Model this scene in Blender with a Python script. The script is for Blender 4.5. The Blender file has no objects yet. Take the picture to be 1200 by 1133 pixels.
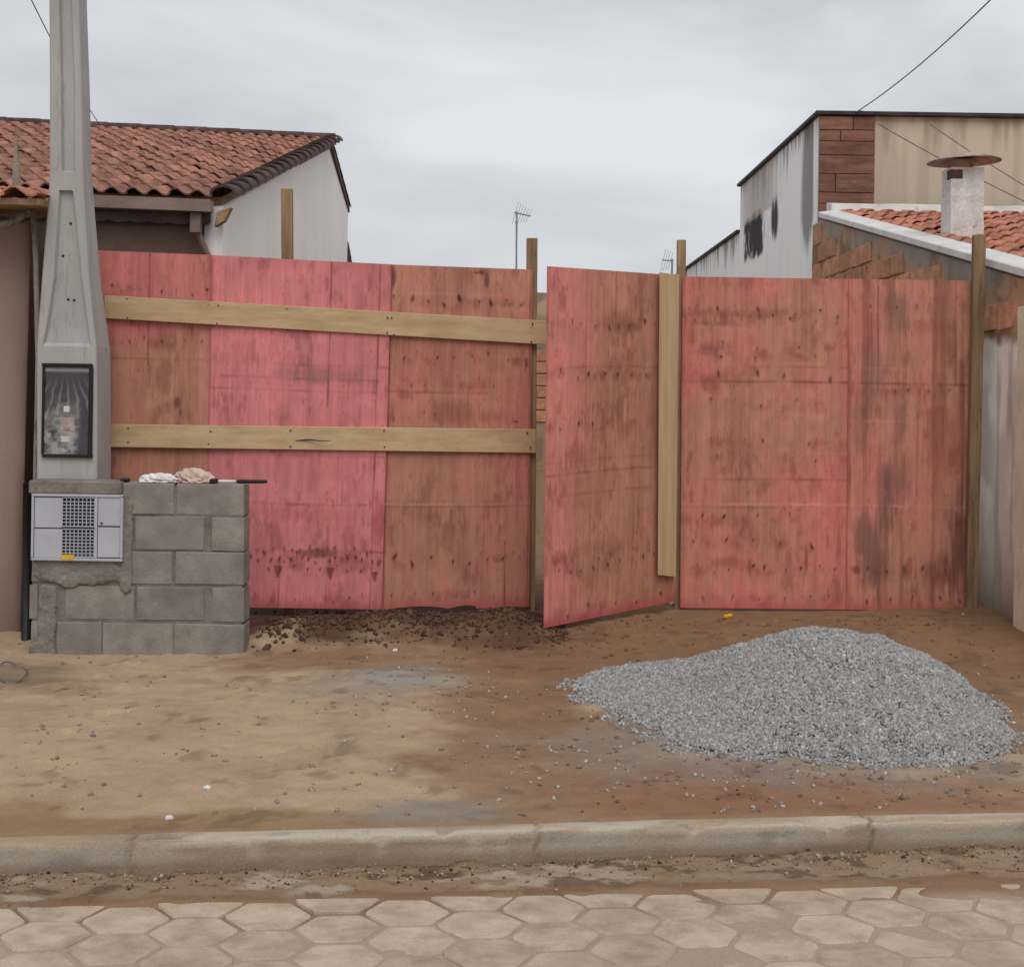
import bpy, bmesh, math, random
import numpy as np
from mathutils import Vector, Matrix

random.seed(7); np.random.seed(7)
SC = bpy.context.scene
COL = SC.collection

# ------------------------------------------------------------------ camera
K = 1.55
F = 1150.0 * K        # focal length in pixels of the 1200 px wide photograph
HC = 1.70             # camera height above the road
ROLL = 0.0148
CR, SR = math.cos(ROLL), math.sin(ROLL)
cam_d = bpy.data.cameras.new('camera'); cam = bpy.data.objects.new('camera', cam_d); COL.objects.link(cam)
cam_d.sensor_width = 36.0; cam_d.lens = F / 1200 * 36.0
cam_d.shift_y = -106.5 / 1200; cam_d.clip_start = 0.05; cam_d.clip_end = 2000
cam.matrix_world = Matrix(((CR, -SR, 0, 0), (0, 0, -1, 0), (SR, CR, 0, HC), (0, 0, 0, 1)))
SC.camera = cam

# ------------------------------------------------------------------ light
world = bpy.data.worlds.new('World'); SC.world = world; world.use_nodes = True
SUN_EL, SUN_AZ = math.radians(52), math.radians(176)     # azimuth the light comes from, clockwise from +Y
nt = world.node_tree; N = nt.nodes; L = nt.links; N.clear()
out = N.new('ShaderNodeOutputWorld'); bg = N.new('ShaderNodeBackground'); bg.inputs['Strength'].default_value = 0.1
L.new(bg.outputs[0], out.inputs[0])
sky = N.new('ShaderNodeTexSky'); sky.sky_type = 'NISHITA'; sky.sun_disc = False
sky.sun_elevation = SUN_EL; sky.sun_rotation = SUN_AZ; sky.dust_density = 3.0
tc = N.new('ShaderNodeTexCoord')
mp = N.new('ShaderNodeMapping'); mp.inputs['Scale'].default_value = (1.0, 1.0, 2.6); L.new(tc.outputs['Generated'], mp.inputs[0])
n1 = N.new('ShaderNodeTexNoise'); n1.inputs['Scale'].default_value = 3.4; n1.inputs['Detail'].default_value = 7; n1.inputs['Roughness'].default_value = 0.5
n1.inputs['Distortion'].default_value = 0.5
L.new(mp.outputs[0], n1.inputs['Vector'])
cr = N.new('ShaderNodeValToRGB'); L.new(n1.outputs['Fac'], cr.inputs[0])
e = cr.color_ramp.elements
e[0].position = 0.38; e[0].color = (5.45, 5.62, 5.95, 1)
e[1].position = 0.66; e[1].color = (7.35, 7.45, 7.75, 1)
mx = N.new('ShaderNodeMix'); mx.data_type = 'RGBA'; mx.inputs['Factor'].default_value = 0.93
L.new(sky.outputs[0], mx.inputs['A']); L.new(cr.outputs[0], mx.inputs['B']); L.new(mx.outputs['Result'], bg.inputs['Color'])
sun_d = bpy.data.lights.new('sun', 'SUN'); sun_d.energy = 1.4; sun_d.angle = math.radians(45); sun_d.color = (1.0, 0.97, 0.93)
sun = bpy.data.objects.new('sun', sun_d); COL.objects.link(sun)
dirv = Vector((math.sin(SUN_AZ) * math.cos(SUN_EL), math.cos(SUN_AZ) * math.cos(SUN_EL), math.sin(SUN_EL)))
sun.rotation_euler = dirv.to_track_quat('Z', 'Y').to_euler()
vs = SC.view_settings; vs.view_transform = 'Standard'; vs.look = 'None'; vs.exposure = 0.12; vs.gamma = 1.0; vs.use_curve_mapping = False
try:
    SC.cycles.max_bounces = 6; SC.cycles.transparent_max_bounces = 12
except Exception: pass

# ------------------------------------------------------------------ helpers
def lin(c): return c / 12.92 if c <= 0.04045 else ((c + 0.055) / 1.055) ** 2.4
def S(r, g, b, k=1.0): return tuple(lin(v / 255.0) * k for v in (r, g, b))
def un(px, py):
    dx, dy = px - 600.0, py - 460.0
    return dx * CR + dy * SR, -dx * SR + dy * CR
def W(px, py, d):
    x, y = un(px, py); return Vector((x / F * d, d, HC - y / F * d))
def WX(px, py, X):            # point on the plane x = X
    x, y = un(px, py); d = X * F / x; return Vector((X, d, HC - y / F * d))
def proj(p):
    x, y = p[0] / p[1] * F, -(p[2] - HC) / p[1] * F
    return 600 + x * CR - y * SR, 460 + x * SR + y * CR
def WG(px, py, z=0.17):       # point on the level z
    x, y = un(px, py); d = (HC - z) * F / y; return Vector((x / F * d, d, z))

def hsh(ix, iy, seed):
    n = (ix.astype(np.int64) * 374761393 + iy.astype(np.int64) * 668265263 + seed * 1274126177) & 0xffffffff
    n = ((n ^ (n >> 13)) * 1274126177) & 0xffffffff
    n = (n ^ (n >> 16)) & 0xffffffff
    return n.astype(np.float64) / 4294967295.0
def vno(x, y, seed=0):
    x = np.asarray(x, float); y = np.asarray(y, float)
    ix = np.floor(x); iy = np.floor(y); fx = x - ix; fy = y - iy
    fx = fx * fx * (3 - 2 * fx); fy = fy * fy * (3 - 2 * fy)
    a = hsh(ix, iy, seed); b = hsh(ix + 1, iy, seed); c = hsh(ix, iy + 1, seed); d = hsh(ix + 1, iy + 1, seed)
    return (a * (1 - fx) + b * fx) * (1 - fy) + (c * (1 - fx) + d * fx) * fy
def fbm(x, y, o=4, seed=0):
    s = 0; a = 1.0; t = 0
    for i in range(o):
        s = s + a * vno(x, y, seed + i * 17); t += a; a *= 0.5; x = np.asarray(x) * 2.03 + 3.1; y = np.asarray(y) * 2.03 + 1.7
    return s / t
def sm(a, b, x):
    t = np.clip((x - a) / (b - a), 0, 1); return t * t * (3 - 2 * t)
def lerp(a, b, m): return a + (b - a) * m[..., None]

WO = {}
def wo(o): return WO[o.name]
def props(o, label=None, cat=None, group=None, kind=None):
    if label: o['label'] = label
    if cat: o['category'] = cat
    if group: o['group'] = group
    if kind: o['kind'] = kind
    return o
def thing(name, loc, label, cat, group=None):
    o = bpy.data.objects.new(name, None); COL.objects.link(o); o.location = loc; o.empty_display_size = 0.1
    WO[o.name] = Vector(loc); return props(o, label, cat, group)
def mk(name, verts, faces, m, parent=None, smooth=False, col=None, kind=None, origin=None):
    v = np.array([tuple(p) for p in verts] if not isinstance(verts, np.ndarray) else verts, float)
    if origin is None:
        mn, mxx = v.min(0), v.max(0); origin = Vector(((mn[0] + mxx[0]) / 2, (mn[1] + mxx[1]) / 2, mn[2]))
    origin = Vector(origin); v = v - np.array(origin)
    me = bpy.data.meshes.new(name)
    if isinstance(faces, np.ndarray):
        nf, k = faces.shape
        me.vertices.add(len(v)); me.vertices.foreach_set('co', v.ravel())
        me.loops.add(nf * k); me.loops.foreach_set('vertex_index', faces.ravel().astype(np.int32))
        me.polygons.add(nf); me.polygons.foreach_set('loop_start', np.arange(0, nf * k, k, dtype=np.int32))
        me.update(calc_edges=True); me.validate()
    else:
        me.from_pydata([tuple(p) for p in v], [], [tuple(f) for f in faces]); me.update()
    if col is not None:
        at = me.color_attributes.new('Col', 'FLOAT_COLOR', 'POINT')
        c4 = np.ones((len(v), 4)); c4[:, :3] = np.clip(col, 0.004, 0.9); at.data.foreach_set('color', c4.ravel())
    if smooth: me.polygons.foreach_set('use_smooth', [True] * len(me.polygons))
    if m: me.materials.append(m)
    o = bpy.data.objects.new(name, me); COL.objects.link(o); WO[o.name] = origin
    if parent is not None:
        o.parent = parent; o.location = origin - wo(parent)
    else: o.location = origin
    if kind: o['kind'] = kind
    return o
def dup(o, parent, wloc, rot=None, scale=None):
    c = o.copy(); COL.objects.link(c); WO[c.name] = Vector(wloc); c.parent = parent
    c.location = Vector(wloc) - (wo(parent) if parent else Vector()); 
    if rot is not None: c.rotation_euler = rot
    if scale is not None: c.scale = scale
    return c

class MB:
    def __init__(s): s.v = []; s.f = []
    def add(s, v, f):
        b = len(s.v); s.v += [Vector(p) for p in v]; s.f += [tuple(i + b for i in q) for q in f]; return s
    def hexa(s, p, bev=0.0):      # p: 4 front (BL BR TR TL) then 4 back
        f = [(0, 1, 2, 3), (5, 4, 7, 6), (4, 0, 3, 7), (1, 5, 6, 2), (3, 2, 6, 7), (4, 5, 1, 0)]
        if bev <= 0: return s.add(p, f)
        bm = bmesh.new(); vs_ = [bm.verts.new(q) for q in p]
        for q in f: bm.faces.new([vs_[i] for i in q])
        bmesh.ops.bevel(bm, geom=bm.edges[:], offset=bev, segments=1, affect='EDGES', profile=0.5)
        bm.verts.index_update()
        s.add([v.co.copy() for v in bm.verts], [[v.index for v in q.verts] for q in bm.faces]); bm.free(); return s
    def box(s, a, b, bev=0.0):
        (x0, y0, z0), (x1, y1, z1) = a, b
        return s.hexa([(x0, y0, z0), (x1, y0, z0), (x1, y0, z1), (x0, y0, z1), (x0, y1, z0), (x1, y1, z0), (x1, y1, z1), (x0, y1, z1)], bev)
    def tube(s, pts, r, n=8, cap=True):
        pts = [Vector(p) for p in pts]; rs = r if isinstance(r, (list, tuple)) else [r] * len(pts)
        b = len(s.v); up = None
        for i, p in enumerate(pts):
            t = (pts[min(i + 1, len(pts) - 1)] - pts[max(i - 1, 0)]).normalized()
            a = t.cross(Vector((0, 0, 1))) if abs(t.z) < 0.95 else t.cross(Vector((1, 0, 0)))
            a.normalize(); c = a.cross(t)
            for k in range(n):
                an = 2 * math.pi * k / n; s.v.append(p + (a * math.cos(an) + c * math.sin(an)) * rs[i])
        for i in range(len(pts) - 1):
            for k in range(n):
                k2 = (k + 1) % n; s.f.append((b + i * n + k, b + i * n + k2, b + (i + 1) * n + k2, b + (i + 1) * n + k))
        if cap:
            s.f.append(tuple(b + k for k in range(n))); s.f.append(tuple(b + (len(pts) - 1) * n + k for k in reversed(range(n))))
        return s
    def build(s, name, m, parent=None, smooth=False, kind=None, origin=None):
        o = mk(name, s.v, s.f, m, parent, smooth, None, kind, origin)
        return o
def fixn(o):
    bm = bmesh.new(); bm.from_mesh(o.data); bmesh.ops.recalc_face_normals(bm, faces=bm.faces[:]); bm.to_mesh(o.data); bm.free(); return o

def slab(name, corners, thick, nx, nz, colf, m, parent=None, warp=None, jag=None, back=Vector((0, 1, 0)), kind=None):
    """dense front sheet (BL, BR, TR, TL) with real thickness; colf(u, v) in metres gives the colour of the surface"""
    BL, BR, TR, TL = [np.array(c) for c in corners]
    w = np.linalg.norm(BR - BL); h = np.linalg.norm(TL - BL)
    u = np.linspace(0, 1, nx + 1); v = np.linspace(0, 1, nz + 1); U, V = np.meshgrid(u, v)
    P = (BL * (1 - U)[..., None] + BR * U[..., None]) * (1 - V)[..., None] + (TL * (1 - U)[..., None] + TR * U[..., None]) * V[..., None]
    bk = np.array(back)
    if jag is not None: P[..., 2] += jag(U * w, V * h) 
    if warp is not None: P += warp(U * w, V * h)[..., None] * -bk
    c = colf(U * w, V * h)
    nv = (nx + 1) * (nz + 1); idx = np.arange(nv).reshape(nz + 1, nx + 1)
    q = np.stack([idx[:-1, :-1], idx[:-1, 1:], idx[1:, 1:], idx[1:, :-1]], -1).reshape(-1, 4)
    ring = np.concatenate([idx[0, :], idx[1:, -1], idx[-1, -2::-1], idx[-2:0:-1, 0]])
    pf = P.reshape(-1, 3); bp = pf[ring] + bk * thick
    if warp is not None: pass
    nr = len(ring); r0 = ring; r1 = np.roll(ring, -1); b0 = nv + np.arange(nr); b1 = np.roll(b0, -1)
    side = np.stack([r1, r0, b0, b1], -1)
    cen = nv + nr
    allv = np.concatenate([pf, bp, bp.mean(0)[None]])
    bt = np.stack([b1, b0, np.full(nr, cen)], -1)
    cc = np.concatenate([c.reshape(-1, 3), c.reshape(-1, 3)[ring] * 0.9, c.reshape(-1, 3).mean(0)[None]])
    # triangles for the back: use degenerate-free list form
    faces = q.tolist() + side.tolist() + bt.tolist()
    return mk(name, allv, faces, m, parent, False, cc, kind)

# ------------------------------------------------------------------ materials
def mat(name, c1, c2=None, scale=(6, 6, 6), detail=5, rough=0.85, bump=0.15, bscale=60, attr=False, rand=0.12,
        stain=None, spec=0.3, dist=0.02, fine=0.25, metallic=0.0):
    m = bpy.data.materials.new(name); m.use_nodes = True; n = m.node_tree.nodes; l = m.node_tree.links
    b = n['Principled BSDF']; b.inputs['Roughness'].default_value = rough; b.inputs['Specular IOR Level'].default_value = spec
    b.inputs['Metallic'].default_value = metallic
    t = n.new('ShaderNodeTexCoord'); oi = n.new('ShaderNodeObjectInfo')
    ad = n.new('ShaderNodeVectorMath'); ad.operation = 'MULTIPLY_ADD'; ad.inputs[1].default_value = (1, 1, 1)
    sc_ = n.new('ShaderNodeVectorMath'); sc_.operation = 'SCALE'; sc_.inputs[0].default_value = (17.3, 9.1, 23.7); l.new(oi.outputs['Random'], sc_.inputs['Scale'])
    l.new(t.outputs['Object'], ad.inputs[0]); l.new(sc_.outputs[0], ad.inputs[2])
    def noise(sc3, det=5, ro=0.55):
        mm = n.new('ShaderNodeMapping'); mm.inputs['Scale'].default_value = sc3; l.new(ad.outputs[0], mm.inputs[0])
        x = n.new('ShaderNodeTexNoise'); x.inputs['Scale'].default_value = 1.0; x.inputs['Detail'].default_value = det; x.inputs['Roughness'].default_value = ro
        l.new(mm.outputs[0], x.inputs['Vector']); return x.outputs['Fac']
    def mr(x, a0, a1, o0, o1):
        k = n.new('ShaderNodeMapRange'); k.inputs[1].default_value = a0; k.inputs[2].default_value = a1; k.inputs[3].default_value = o0; k.inputs[4].default_value = o1
        l.new(x, k.inputs[0]); return k.outputs[0]
    def mix(fac, a, bb, mode='MIX'):
        k = n.new('ShaderNodeMix'); k.data_type = 'RGBA'; k.blend_type = mode
        for key, val in (('Factor', fac), ('A', a), ('B', bb)):
            if isinstance(val, (tuple, list)): k.inputs[key].default_value = (*val[:3], 1)
            elif isinstance(val, float): k.inputs[key].default_value = val
            else: l.new(val, k.inputs[key])
        return k.outputs['Result']
    if attr:
        a = n.new('ShaderNodeAttribute'); a.attribute_name = 'Col'; c = a.outputs['Color']
    else:
        c = mix(mr(noise(scale, detail), 0.33, 0.67, 0.0, 1.0), c1, c2 or tuple(v * 0.75 for v in c1))
    if stain:
        c = mix(mr(noise(stain[1], 6, 0.65), stain[2], stain[3], 0.0, stain[4] if len(stain) > 4 else 1.0), c, stain[0])
    if fine:
        c = mix(1.0, c, mr(noise((bscale * 1.3,) * 3 if not isinstance(bscale, tuple) else bscale, 4, 0.7), 0.25, 0.75, 1 - fine, 1 + fine), 'MULTIPLY')
    if rand:
        c = mix(1.0, c, mr(oi.outputs['Random'], 0, 1, 1 - rand, 1 + rand), 'MULTIPLY')
    l.new(c, b.inputs['Base Color'])
    if bump:
        bp = n.new('ShaderNodeBump'); bp.inputs['Strength'].default_value = bump; bp.inputs['Distance'].default_value = dist
        l.new(noise((bscale,) * 3 if not isinstance(bscale, tuple) else bscale, 6, 0.65), bp.inputs['Height']); l.new(bp.outputs[0], b.inputs['Normal'])
    return m
def attr_mat(name, **k): return mat(name, (0.5, 0.5, 0.5), attr=True, rand=0, **k)

M = {}
M['ply'] = attr_mat('stained_plywood', rough=0.62, bump=0.25, bscale=(140, 140, 5), fine=0.10, spec=0.3, dist=0.004)
M['pine_h'] = mat('pine_rail', S(194, 168, 131), S(174, 146, 108), (1.6, 22, 22), 6, 0.7, 0.2, (3, 160, 160), rand=0.05, dist=0.004, fine=0.10)
M['pine_v'] = mat('pine_batten', S(194, 168, 130), S(176, 148, 110), (24, 24, 1.6), 6, 0.7, 0.2, (160, 160, 3), rand=0.05, dist=0.004, fine=0.10)
M['post'] = mat('weathered_post', S(156, 130, 100), S(116, 94, 70), (28, 28, 1.6), 6, 0.85, 0.35, (120, 120, 5), rand=0.15, stain=(S(78, 60, 44), (14, 14, 3), 0.56, 0.7, 0.7), dist=0.006)
M['pole'] = mat('cast_concrete', S(174, 172, 168), S(160, 157, 153), (5, 5, 1.5), 6, 0.85, 0.2, 90, rand=0, stain=(S(112, 108, 102), (16, 16, 3), 0.58, 0.75, 0.7), dist=0.006, fine=0.08)
M['block'] = mat('concrete_block', S(146, 140, 132), S(122, 116, 109), (7, 7, 7), 7, 0.95, 0.6, 120, rand=0.09, dist=0.008, fine=0.22, stain=(S(100, 92, 82), (5, 5, 8), 0.6, 0.75, 0.55))
M['mortar'] = mat('wall_mortar', S(132, 125, 117), S(104, 97, 90), (9, 9, 9), 7, 0.95, 0.7, 80, rand=0, dist=0.012, fine=0.2)
M['smear'] = mat('mortar_smear', S(138, 131, 123), S(114, 107, 99), (9, 9, 9), 7, 0.95, 0.6, 70, rand=0, dist=0.012, fine=0.2, stain=(S(88, 74, 62), (10, 10, 4), 0.55, 0.7, 0.7))
M['kerb'] = attr_mat('kerb_concrete', rough=0.92, bump=0.5, bscale=90, fine=0.18, dist=0.008)
M['ground'] = attr_mat('sandy_soil', rough=0.97, bump=0.5, bscale=70, fine=0.16, dist=0.012, spec=0.15)
M['paver'] = mat('hex_paver', S(184, 167, 149), S(160, 143, 126), (8, 8, 8), 6, 0.92, 0.6, 80, rand=0.09, dist=0.005, fine=0.13, stain=(S(136, 116, 98), (6, 6, 6), 0.48, 0.7, 0.7))
M['tile'] = mat('clay_tile', S(178, 126, 106), S(126, 86, 72), (7, 5, 5), 6, 0.9, 0.35, 50, rand=0.28, dist=0.006, fine=0.2, stain=(S(74, 58, 52), (6, 6, 6), 0.52, 0.72, 0.8))
M['tile_dark'] = mat('mouldy_tile', S(96, 74, 68), S(60, 50, 48), (12, 12, 12), 6, 0.92, 0.35, 60, rand=0.25, dist=0.006, stain=(S(120, 110, 104), (14, 14, 14), 0.6, 0.72, 0.7))
M['tile_orange'] = mat('orange_tile', S(196, 138, 114), S(170, 110, 90), (9, 9, 9), 6, 0.9, 0.3, 50, rand=0.16, dist=0.006, fine=0.15, stain=(S(112, 70, 54), (9, 9, 9), 0.58, 0.74, 0.6))
M['wall'] = attr_mat('painted_render', rough=0.9, bump=0.3, bscale=50, fine=0.07, dist=0.01)
M['brown_wall'] = mat('brown_render', S(118, 96, 86), S(100, 80, 70), (4, 4, 4), 5, 0.9, 0.3, 50, rand=0, dist=0.01, fine=0.1)
M['gutter'] = mat('painted_gutter', S(142, 124, 112), S(118, 100, 90), (3, 9, 9), 5, 0.6, 0.05, 40, rand=0, fine=0.08)
M['timber'] = mat('old_timber', S(166, 138, 104), S(122, 98, 74), (9, 9, 9), 5, 0.85, 0.2, 50, rand=0)
M['brick'] = mat('clay_block', S(198, 146, 114), S(164, 116, 90), (9, 9, 9), 6, 0.92, 0.5, 50, rand=0.2, dist=0.012, stain=(S(136, 120, 100), (7, 7, 7), 0.55, 0.68, 0.8))
M['rough_render'] = mat('rough_render', S(132, 118, 100), S(98, 86, 72), (5, 5, 5), 7, 0.95, 0.7, 30, rand=0, dist=0.03, fine=0.2)
M['white_metal'] = mat('white_flashing', S(218, 217, 214), S(196, 194, 190), (4, 4, 4), 5, 0.6, 0.12, 20, rand=0, dist=0.01, fine=0.06, stain=(S(130, 118, 106), (9, 9, 9), 0.6, 0.72, 0.6))
M['coping'] = mat('dark_coping', S(70, 60, 56), S(44, 38, 36), (6, 6, 6), 5, 0.7, 0.2, 40, rand=0)
M['clad'] = mat('brown_cladding', S(136, 98, 82), S(106, 72, 60), (3, 3, 14), 6, 0.8, 0.25, 60, rand=0.16, dist=0.008, stain=(S(72, 52, 46), (4, 4, 9), 0.56, 0.7, 0.6))
M['clad_bed'] = mat('cladding_mortar', S(72, 54, 46), S(56, 42, 36), rand=0)
M['chimney'] = mat('white_chimney', S(218, 216, 212), S(194, 190, 184), (8, 8, 5), 6, 0.9, 0.35, 50, rand=0, dist=0.01, stain=(S(64, 60, 58), (9, 9, 6), 0.62, 0.7, 0.9))
M['rust'] = mat('rusty_sheet', S(176, 160, 152), S(140, 120, 110), (9, 9, 9), 5, 0.7, 0.1, 40, rand=0, stain=(S(92, 62, 50), (7, 7, 7), 0.5, 0.68, 0.9))
M['plastic'] = mat('grey_plastic', S(176, 178, 184), S(166, 168, 175), (4, 4, 4), 3, 0.45, 0.03, 60, rand=0.03, fine=0.04)
M['black'] = mat('black_plastic', S(34, 33, 34), S(26, 25, 26), (9, 9, 9), 3, 0.5, 0.05, 60, rand=0)
M['dark_int'] = mat('dark_interior', S(58, 58, 66), S(46, 46, 54), (9, 9, 9), 3, 0.7, 0, 60, rand=0)
M['copper'] = mat('copper_part', S(172, 120, 96), S(140, 92, 74), (20, 20, 20), 3, 0.5, 0.05, 60, rand=0)
M['white_pl'] = mat('white_plastic', S(226, 222, 220), S(208, 202, 200), (20, 20, 20), 4, 0.45, 0.1, 60, rand=0, fine=0.05)
M['beige_pl'] = mat('beige_paper', S(206, 184, 172), S(178, 154, 142), (14, 14, 14), 4, 0.6, 0.15, 60, rand=0, fine=0.08)
M['yellow'] = mat('yellow_plastic', S(226, 182, 40), S(212, 164, 30), (20, 20, 20), 3, 0.4, 0, 60, rand=0)
M['steel'] = mat('grey_steel', S(150, 150, 152), S(120, 120, 122), (20, 20, 20), 3, 0.4, 0.05, 60, rand=0, metallic=0.6)
M['antenna'] = mat('antenna_metal', S(150, 154, 158), S(130, 134, 138), (20, 20, 20), 3, 0.5, 0, 60, rand=0)
M['cable'] = mat('black_cable', S(108, 106, 108), S(88, 86, 88), (20, 20, 20), 2, 0.7, 0, 60, rand=0)
M['pvc'] = mat('grey_pipe', S(150, 142, 134), S(118, 108, 100), (14, 14, 4), 5, 0.6, 0.1, 50, rand=0, stain=(S(84, 66, 56), (14, 14, 4), 0.52, 0.68, 0.8))
M['stone'] = attr_mat('crushed_stone', rough=0.85, bump=0.2, bscale=220, fine=0.15, dist=0.003)
M['clod'] = attr_mat('soil_clod', rough=0.97, bump=0.3, bscale=150, fine=0.2, dist=0.004)
def film_mat():
    m = bpy.data.materials.new('clear_film'); m.use_nodes = True; n = m.node_tree.nodes; l = m.node_tree.links
    b = n['Principled BSDF']; b.inputs['Base Color'].default_value = (0.62, 0.6, 0.58, 1); b.inputs['Roughness'].default_value = 0.22
    a = n.new('ShaderNodeAttribute'); a.attribute_name = 'Col'; l.new(a.outputs['Fac'], b.inputs['Alpha'])
    return m
M['film'] = film_mat()

# ------------------------------------------------------------------ ground
KY = 3.535 * K; KA = 0.077 * K                                        # the kerb runs a little away from the camera to the right
def kerb_y(X): return KY + KA * X + 0.012 * np.sin(np.asarray(X) * 1.3 + 0.4)
KH, KW = 0.118, 0.11
def heap_h(X, Y):
    Y = Y / K
    xs = [.34, .54, .88, 1.2, 1.42, 1.6, 1.75, 1.95, 2.15, 2.32, 2.42]
    hs = [0, .035, .105, .235, .335, .37, .37, .335, .23, .11, 0]
    rf = [.10, .46, .68, .76, .80, .82, .80, .76, .66, .44, .14]
    X2 = X + 0.10 * (fbm(X * 2.2, Y * 2.2, 3, 5) - .5); h = np.interp(X2, xs, hs); R = np.interp(X2, xs, rf)
    R = R * (1 + 0.55 * (fbm(X * 3.4 + 9, Y * 3, 4, 8) - .5)); yc = 5.10 - 0.03 * X
    t = np.where(Y < yc, (yc - Y) / np.maximum(R, .02), (Y - yc) / np.maximum(R * .8, .02))
    p = np.clip(1 - t, 0, 1); p = p * (1 - .22 * np.exp(-(t / .2) ** 2))
    return h * p * 1.10 + np.where(p > 0, 0.045 * (fbm(X * 6, Y * 6, 4, 21) - .45), 0) * np.clip(h * 8, 0, 1)
def ground_z(X, Y, detail=True):
    s = (Y - kerb_y(X) - KW) / K; Y = Y / K
    z = KH + .002 + (.006 * np.sin(.9 * X) - .012 * sm(.0, -.012, s)) * (1 - sm(.1, .5, s)) + 0.03 * np.clip(s, 0, 6) + 0.075 * sm(5.6, 6.15, Y) * (0.6 + 0.4 * sm(-2, 2, X))
    z = z - .045 * np.exp(-((X + 2.2) / .9) ** 2) * np.exp(-((Y - 5.55) / .4) ** 2)
    z = z + 0.085 * np.exp(-((Y - 6.04 - .06 * X) / .17) ** 2) * sm(-1.75, -1.3, X) * (1 - sm(.0, .35, X)) * (0.5 + fbm(X * 5, Y * 5, 3, 4))
    z = z + 0.03 * sm(5.3, 6.3, Y) * sm(2.5, 3.1, X)
    if detail:
        k = sm(0.0, 0.35, s)
        z = z + k * (0.045 * (fbm(X * 1.5, Y * 1.9, 3, 31) - .5) + 0.026 * (fbm(X * 6, Y * 11, 4, 37) - .5) + .016 * (fbm(X * 2.5 + .4 * Y, Y * 14, 3, 39) - .5) + 0.008 * (fbm(X * 26, Y * 26, 3, 41) - .5))
        for (fx_, fy_, fa_) in PRINTS:
            dx_, dy_ = X - fx_, (Y - fy_) * K; a_ = dx_ * math.cos(fa_) + dy_ * math.sin(fa_); b_ = -dx_ * math.sin(fa_) + dy_ * math.cos(fa_)
            q_ = (a_ / .05) ** 2 + (b_ / .13) ** 2; z = z - .016 * np.exp(-q_ ** 2) + .006 * np.exp(-((np.sqrt(q_) - 1.35) / .3) ** 2)
        z = z - 0.008 * np.exp(-((s - .16) / .08) ** 2)
    return z
_rf = random.Random(12)
PRINTS = [(_rf.uniform(-2.3, .5), _rf.uniform(4.0, 5.5), _rf.uniform(-1.2, 1.2)) for _ in range(26)]
gx = np.unique(np.concatenate([np.linspace(-60, -5, 14), np.linspace(-5, -3.6, 20), np.linspace(-3.6, 3.6, 361), np.linspace(3.6, 5, 20), np.linspace(5, 60, 14)]))
gs = np.unique(np.concatenate([np.linspace(0, 5.0, 230), np.linspace(5.0, 9, 50), np.linspace(9, 90, 16)]))
GX, GS = np.meshgrid(gx, gs); GY = GS + kerb_y(GX) + KW - 0.035
GZ = ground_z(GX, GY)
SAND, MOIST = np.array(S(168, 145, 120)), np.array(S(140, 114, 84))
REDS, BROWN, GREY, DARK = np.array(S(90, 64, 51)), np.array(S(128, 99, 75)), np.array(S(142, 138, 132)), np.array(S(74, 56, 46))
def blob(px, py, rx, ry, X, Y, seed):
    c = WG(px, py); a = WG(px + rx, py); b = WG(px, py - ry)
    du = (X - c.x) / max(.02, a.x - c.x); dv = (Y - c.y) / max(.02, b.y - c.y)
    r = np.sqrt(du ** 2 + dv ** 2) + 0.9 * (fbm(X * 4.5, Y * 6, 4, seed) - .5)
    return 1 - sm(.55, 1.15, r)
def ground_col(X, Y):
    Yr = Y; Y = Y / K; YK = kerb_y(X) / K
    c = np.broadcast_to(SAND, X.shape + (3,)).copy()
    n = fbm(X * 2.6, Y * 4.5, 5, 61)
    c = lerp(c, np.array(S(156, 133, 109)), sm(.45, .65, n) * .7)
    B = [(1000, 760, 420, 70, BROWN, .95), (700, 760, 190, 55, BROWN, .9), (640, 880, 170, 60, BROWN, .75), (600, 810, 90, 50, BROWN, .7), (60, 800, 90, 14, BROWN, .4), (1000, 930, 330, 40, np.array(S(138, 104, 80)), .9),
         (820, 915, 210, 30, np.array(S(132, 96, 74)), .7), (100, 952, 180, 14, MOIST, 1.0), (330, 945, 210, 14, MOIST, .85), (20, 940, 60, 22, MOIST, .9), (520, 940, 110, 24, GREY * .75, .6),
         (640, 955, 130, 14, np.array(S(122, 90, 66)), .6), (470, 792, 62, 15, GREY * 1.15, .9), (440, 800, 110, 20, GREY * .8, .35),
         (400, 736, 170, 26, REDS, 1.0), (560, 738, 140, 30, REDS, 1.0), (340, 718, 90, 18, DARK * .8, 1.0), (480, 722, 120, 14, DARK * .9, .8), (610, 716, 80, 24, DARK * .8, .95),  # dark red soil, darkened further to paint contact shade under the panels
         (850, 890, 90, 10, np.array(S(130, 84, 66)), .6), (1000, 905, 80, 8, np.array(S(142, 86, 64)), .5), (520, 775, 200, 18, BROWN, .6), (360, 775, 130, 12, BROWN, .6),
         (30, 785, 60, 16, np.array(S(120, 104, 88)), .7), (1170, 750, 70, 40, BROWN * .8, .7), (940, 868, 320, 42, GREY * .8, .5)]
    for i, (px, py, rx, ry, cc, k) in enumerate(B): c = lerp(c, cc, blob(px, py, rx, ry, X, Yr, 70 + i) * k)
    c = lerp(c, BROWN * .85, sm(6.3, 7.0, Y) * .8)
    c = lerp(c, DARK * 1.1, sm(.66, .76, fbm(X * 7, Y * 9, 4, 90)) * .35)
    s = Yr - kerb_y(X) - KW
    c = lerp(c, np.array(S(140, 112, 84)), np.exp(-(s / .05) ** 2) * (.3 + .6 * vno(X * 4, Y, 95)))
    return c * (0.80 + .24 * fbm(X * 14, Y * 26, 4, 99) + .16 * fbm(X * 45, Y * 80, 3, 98))[..., None]
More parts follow.
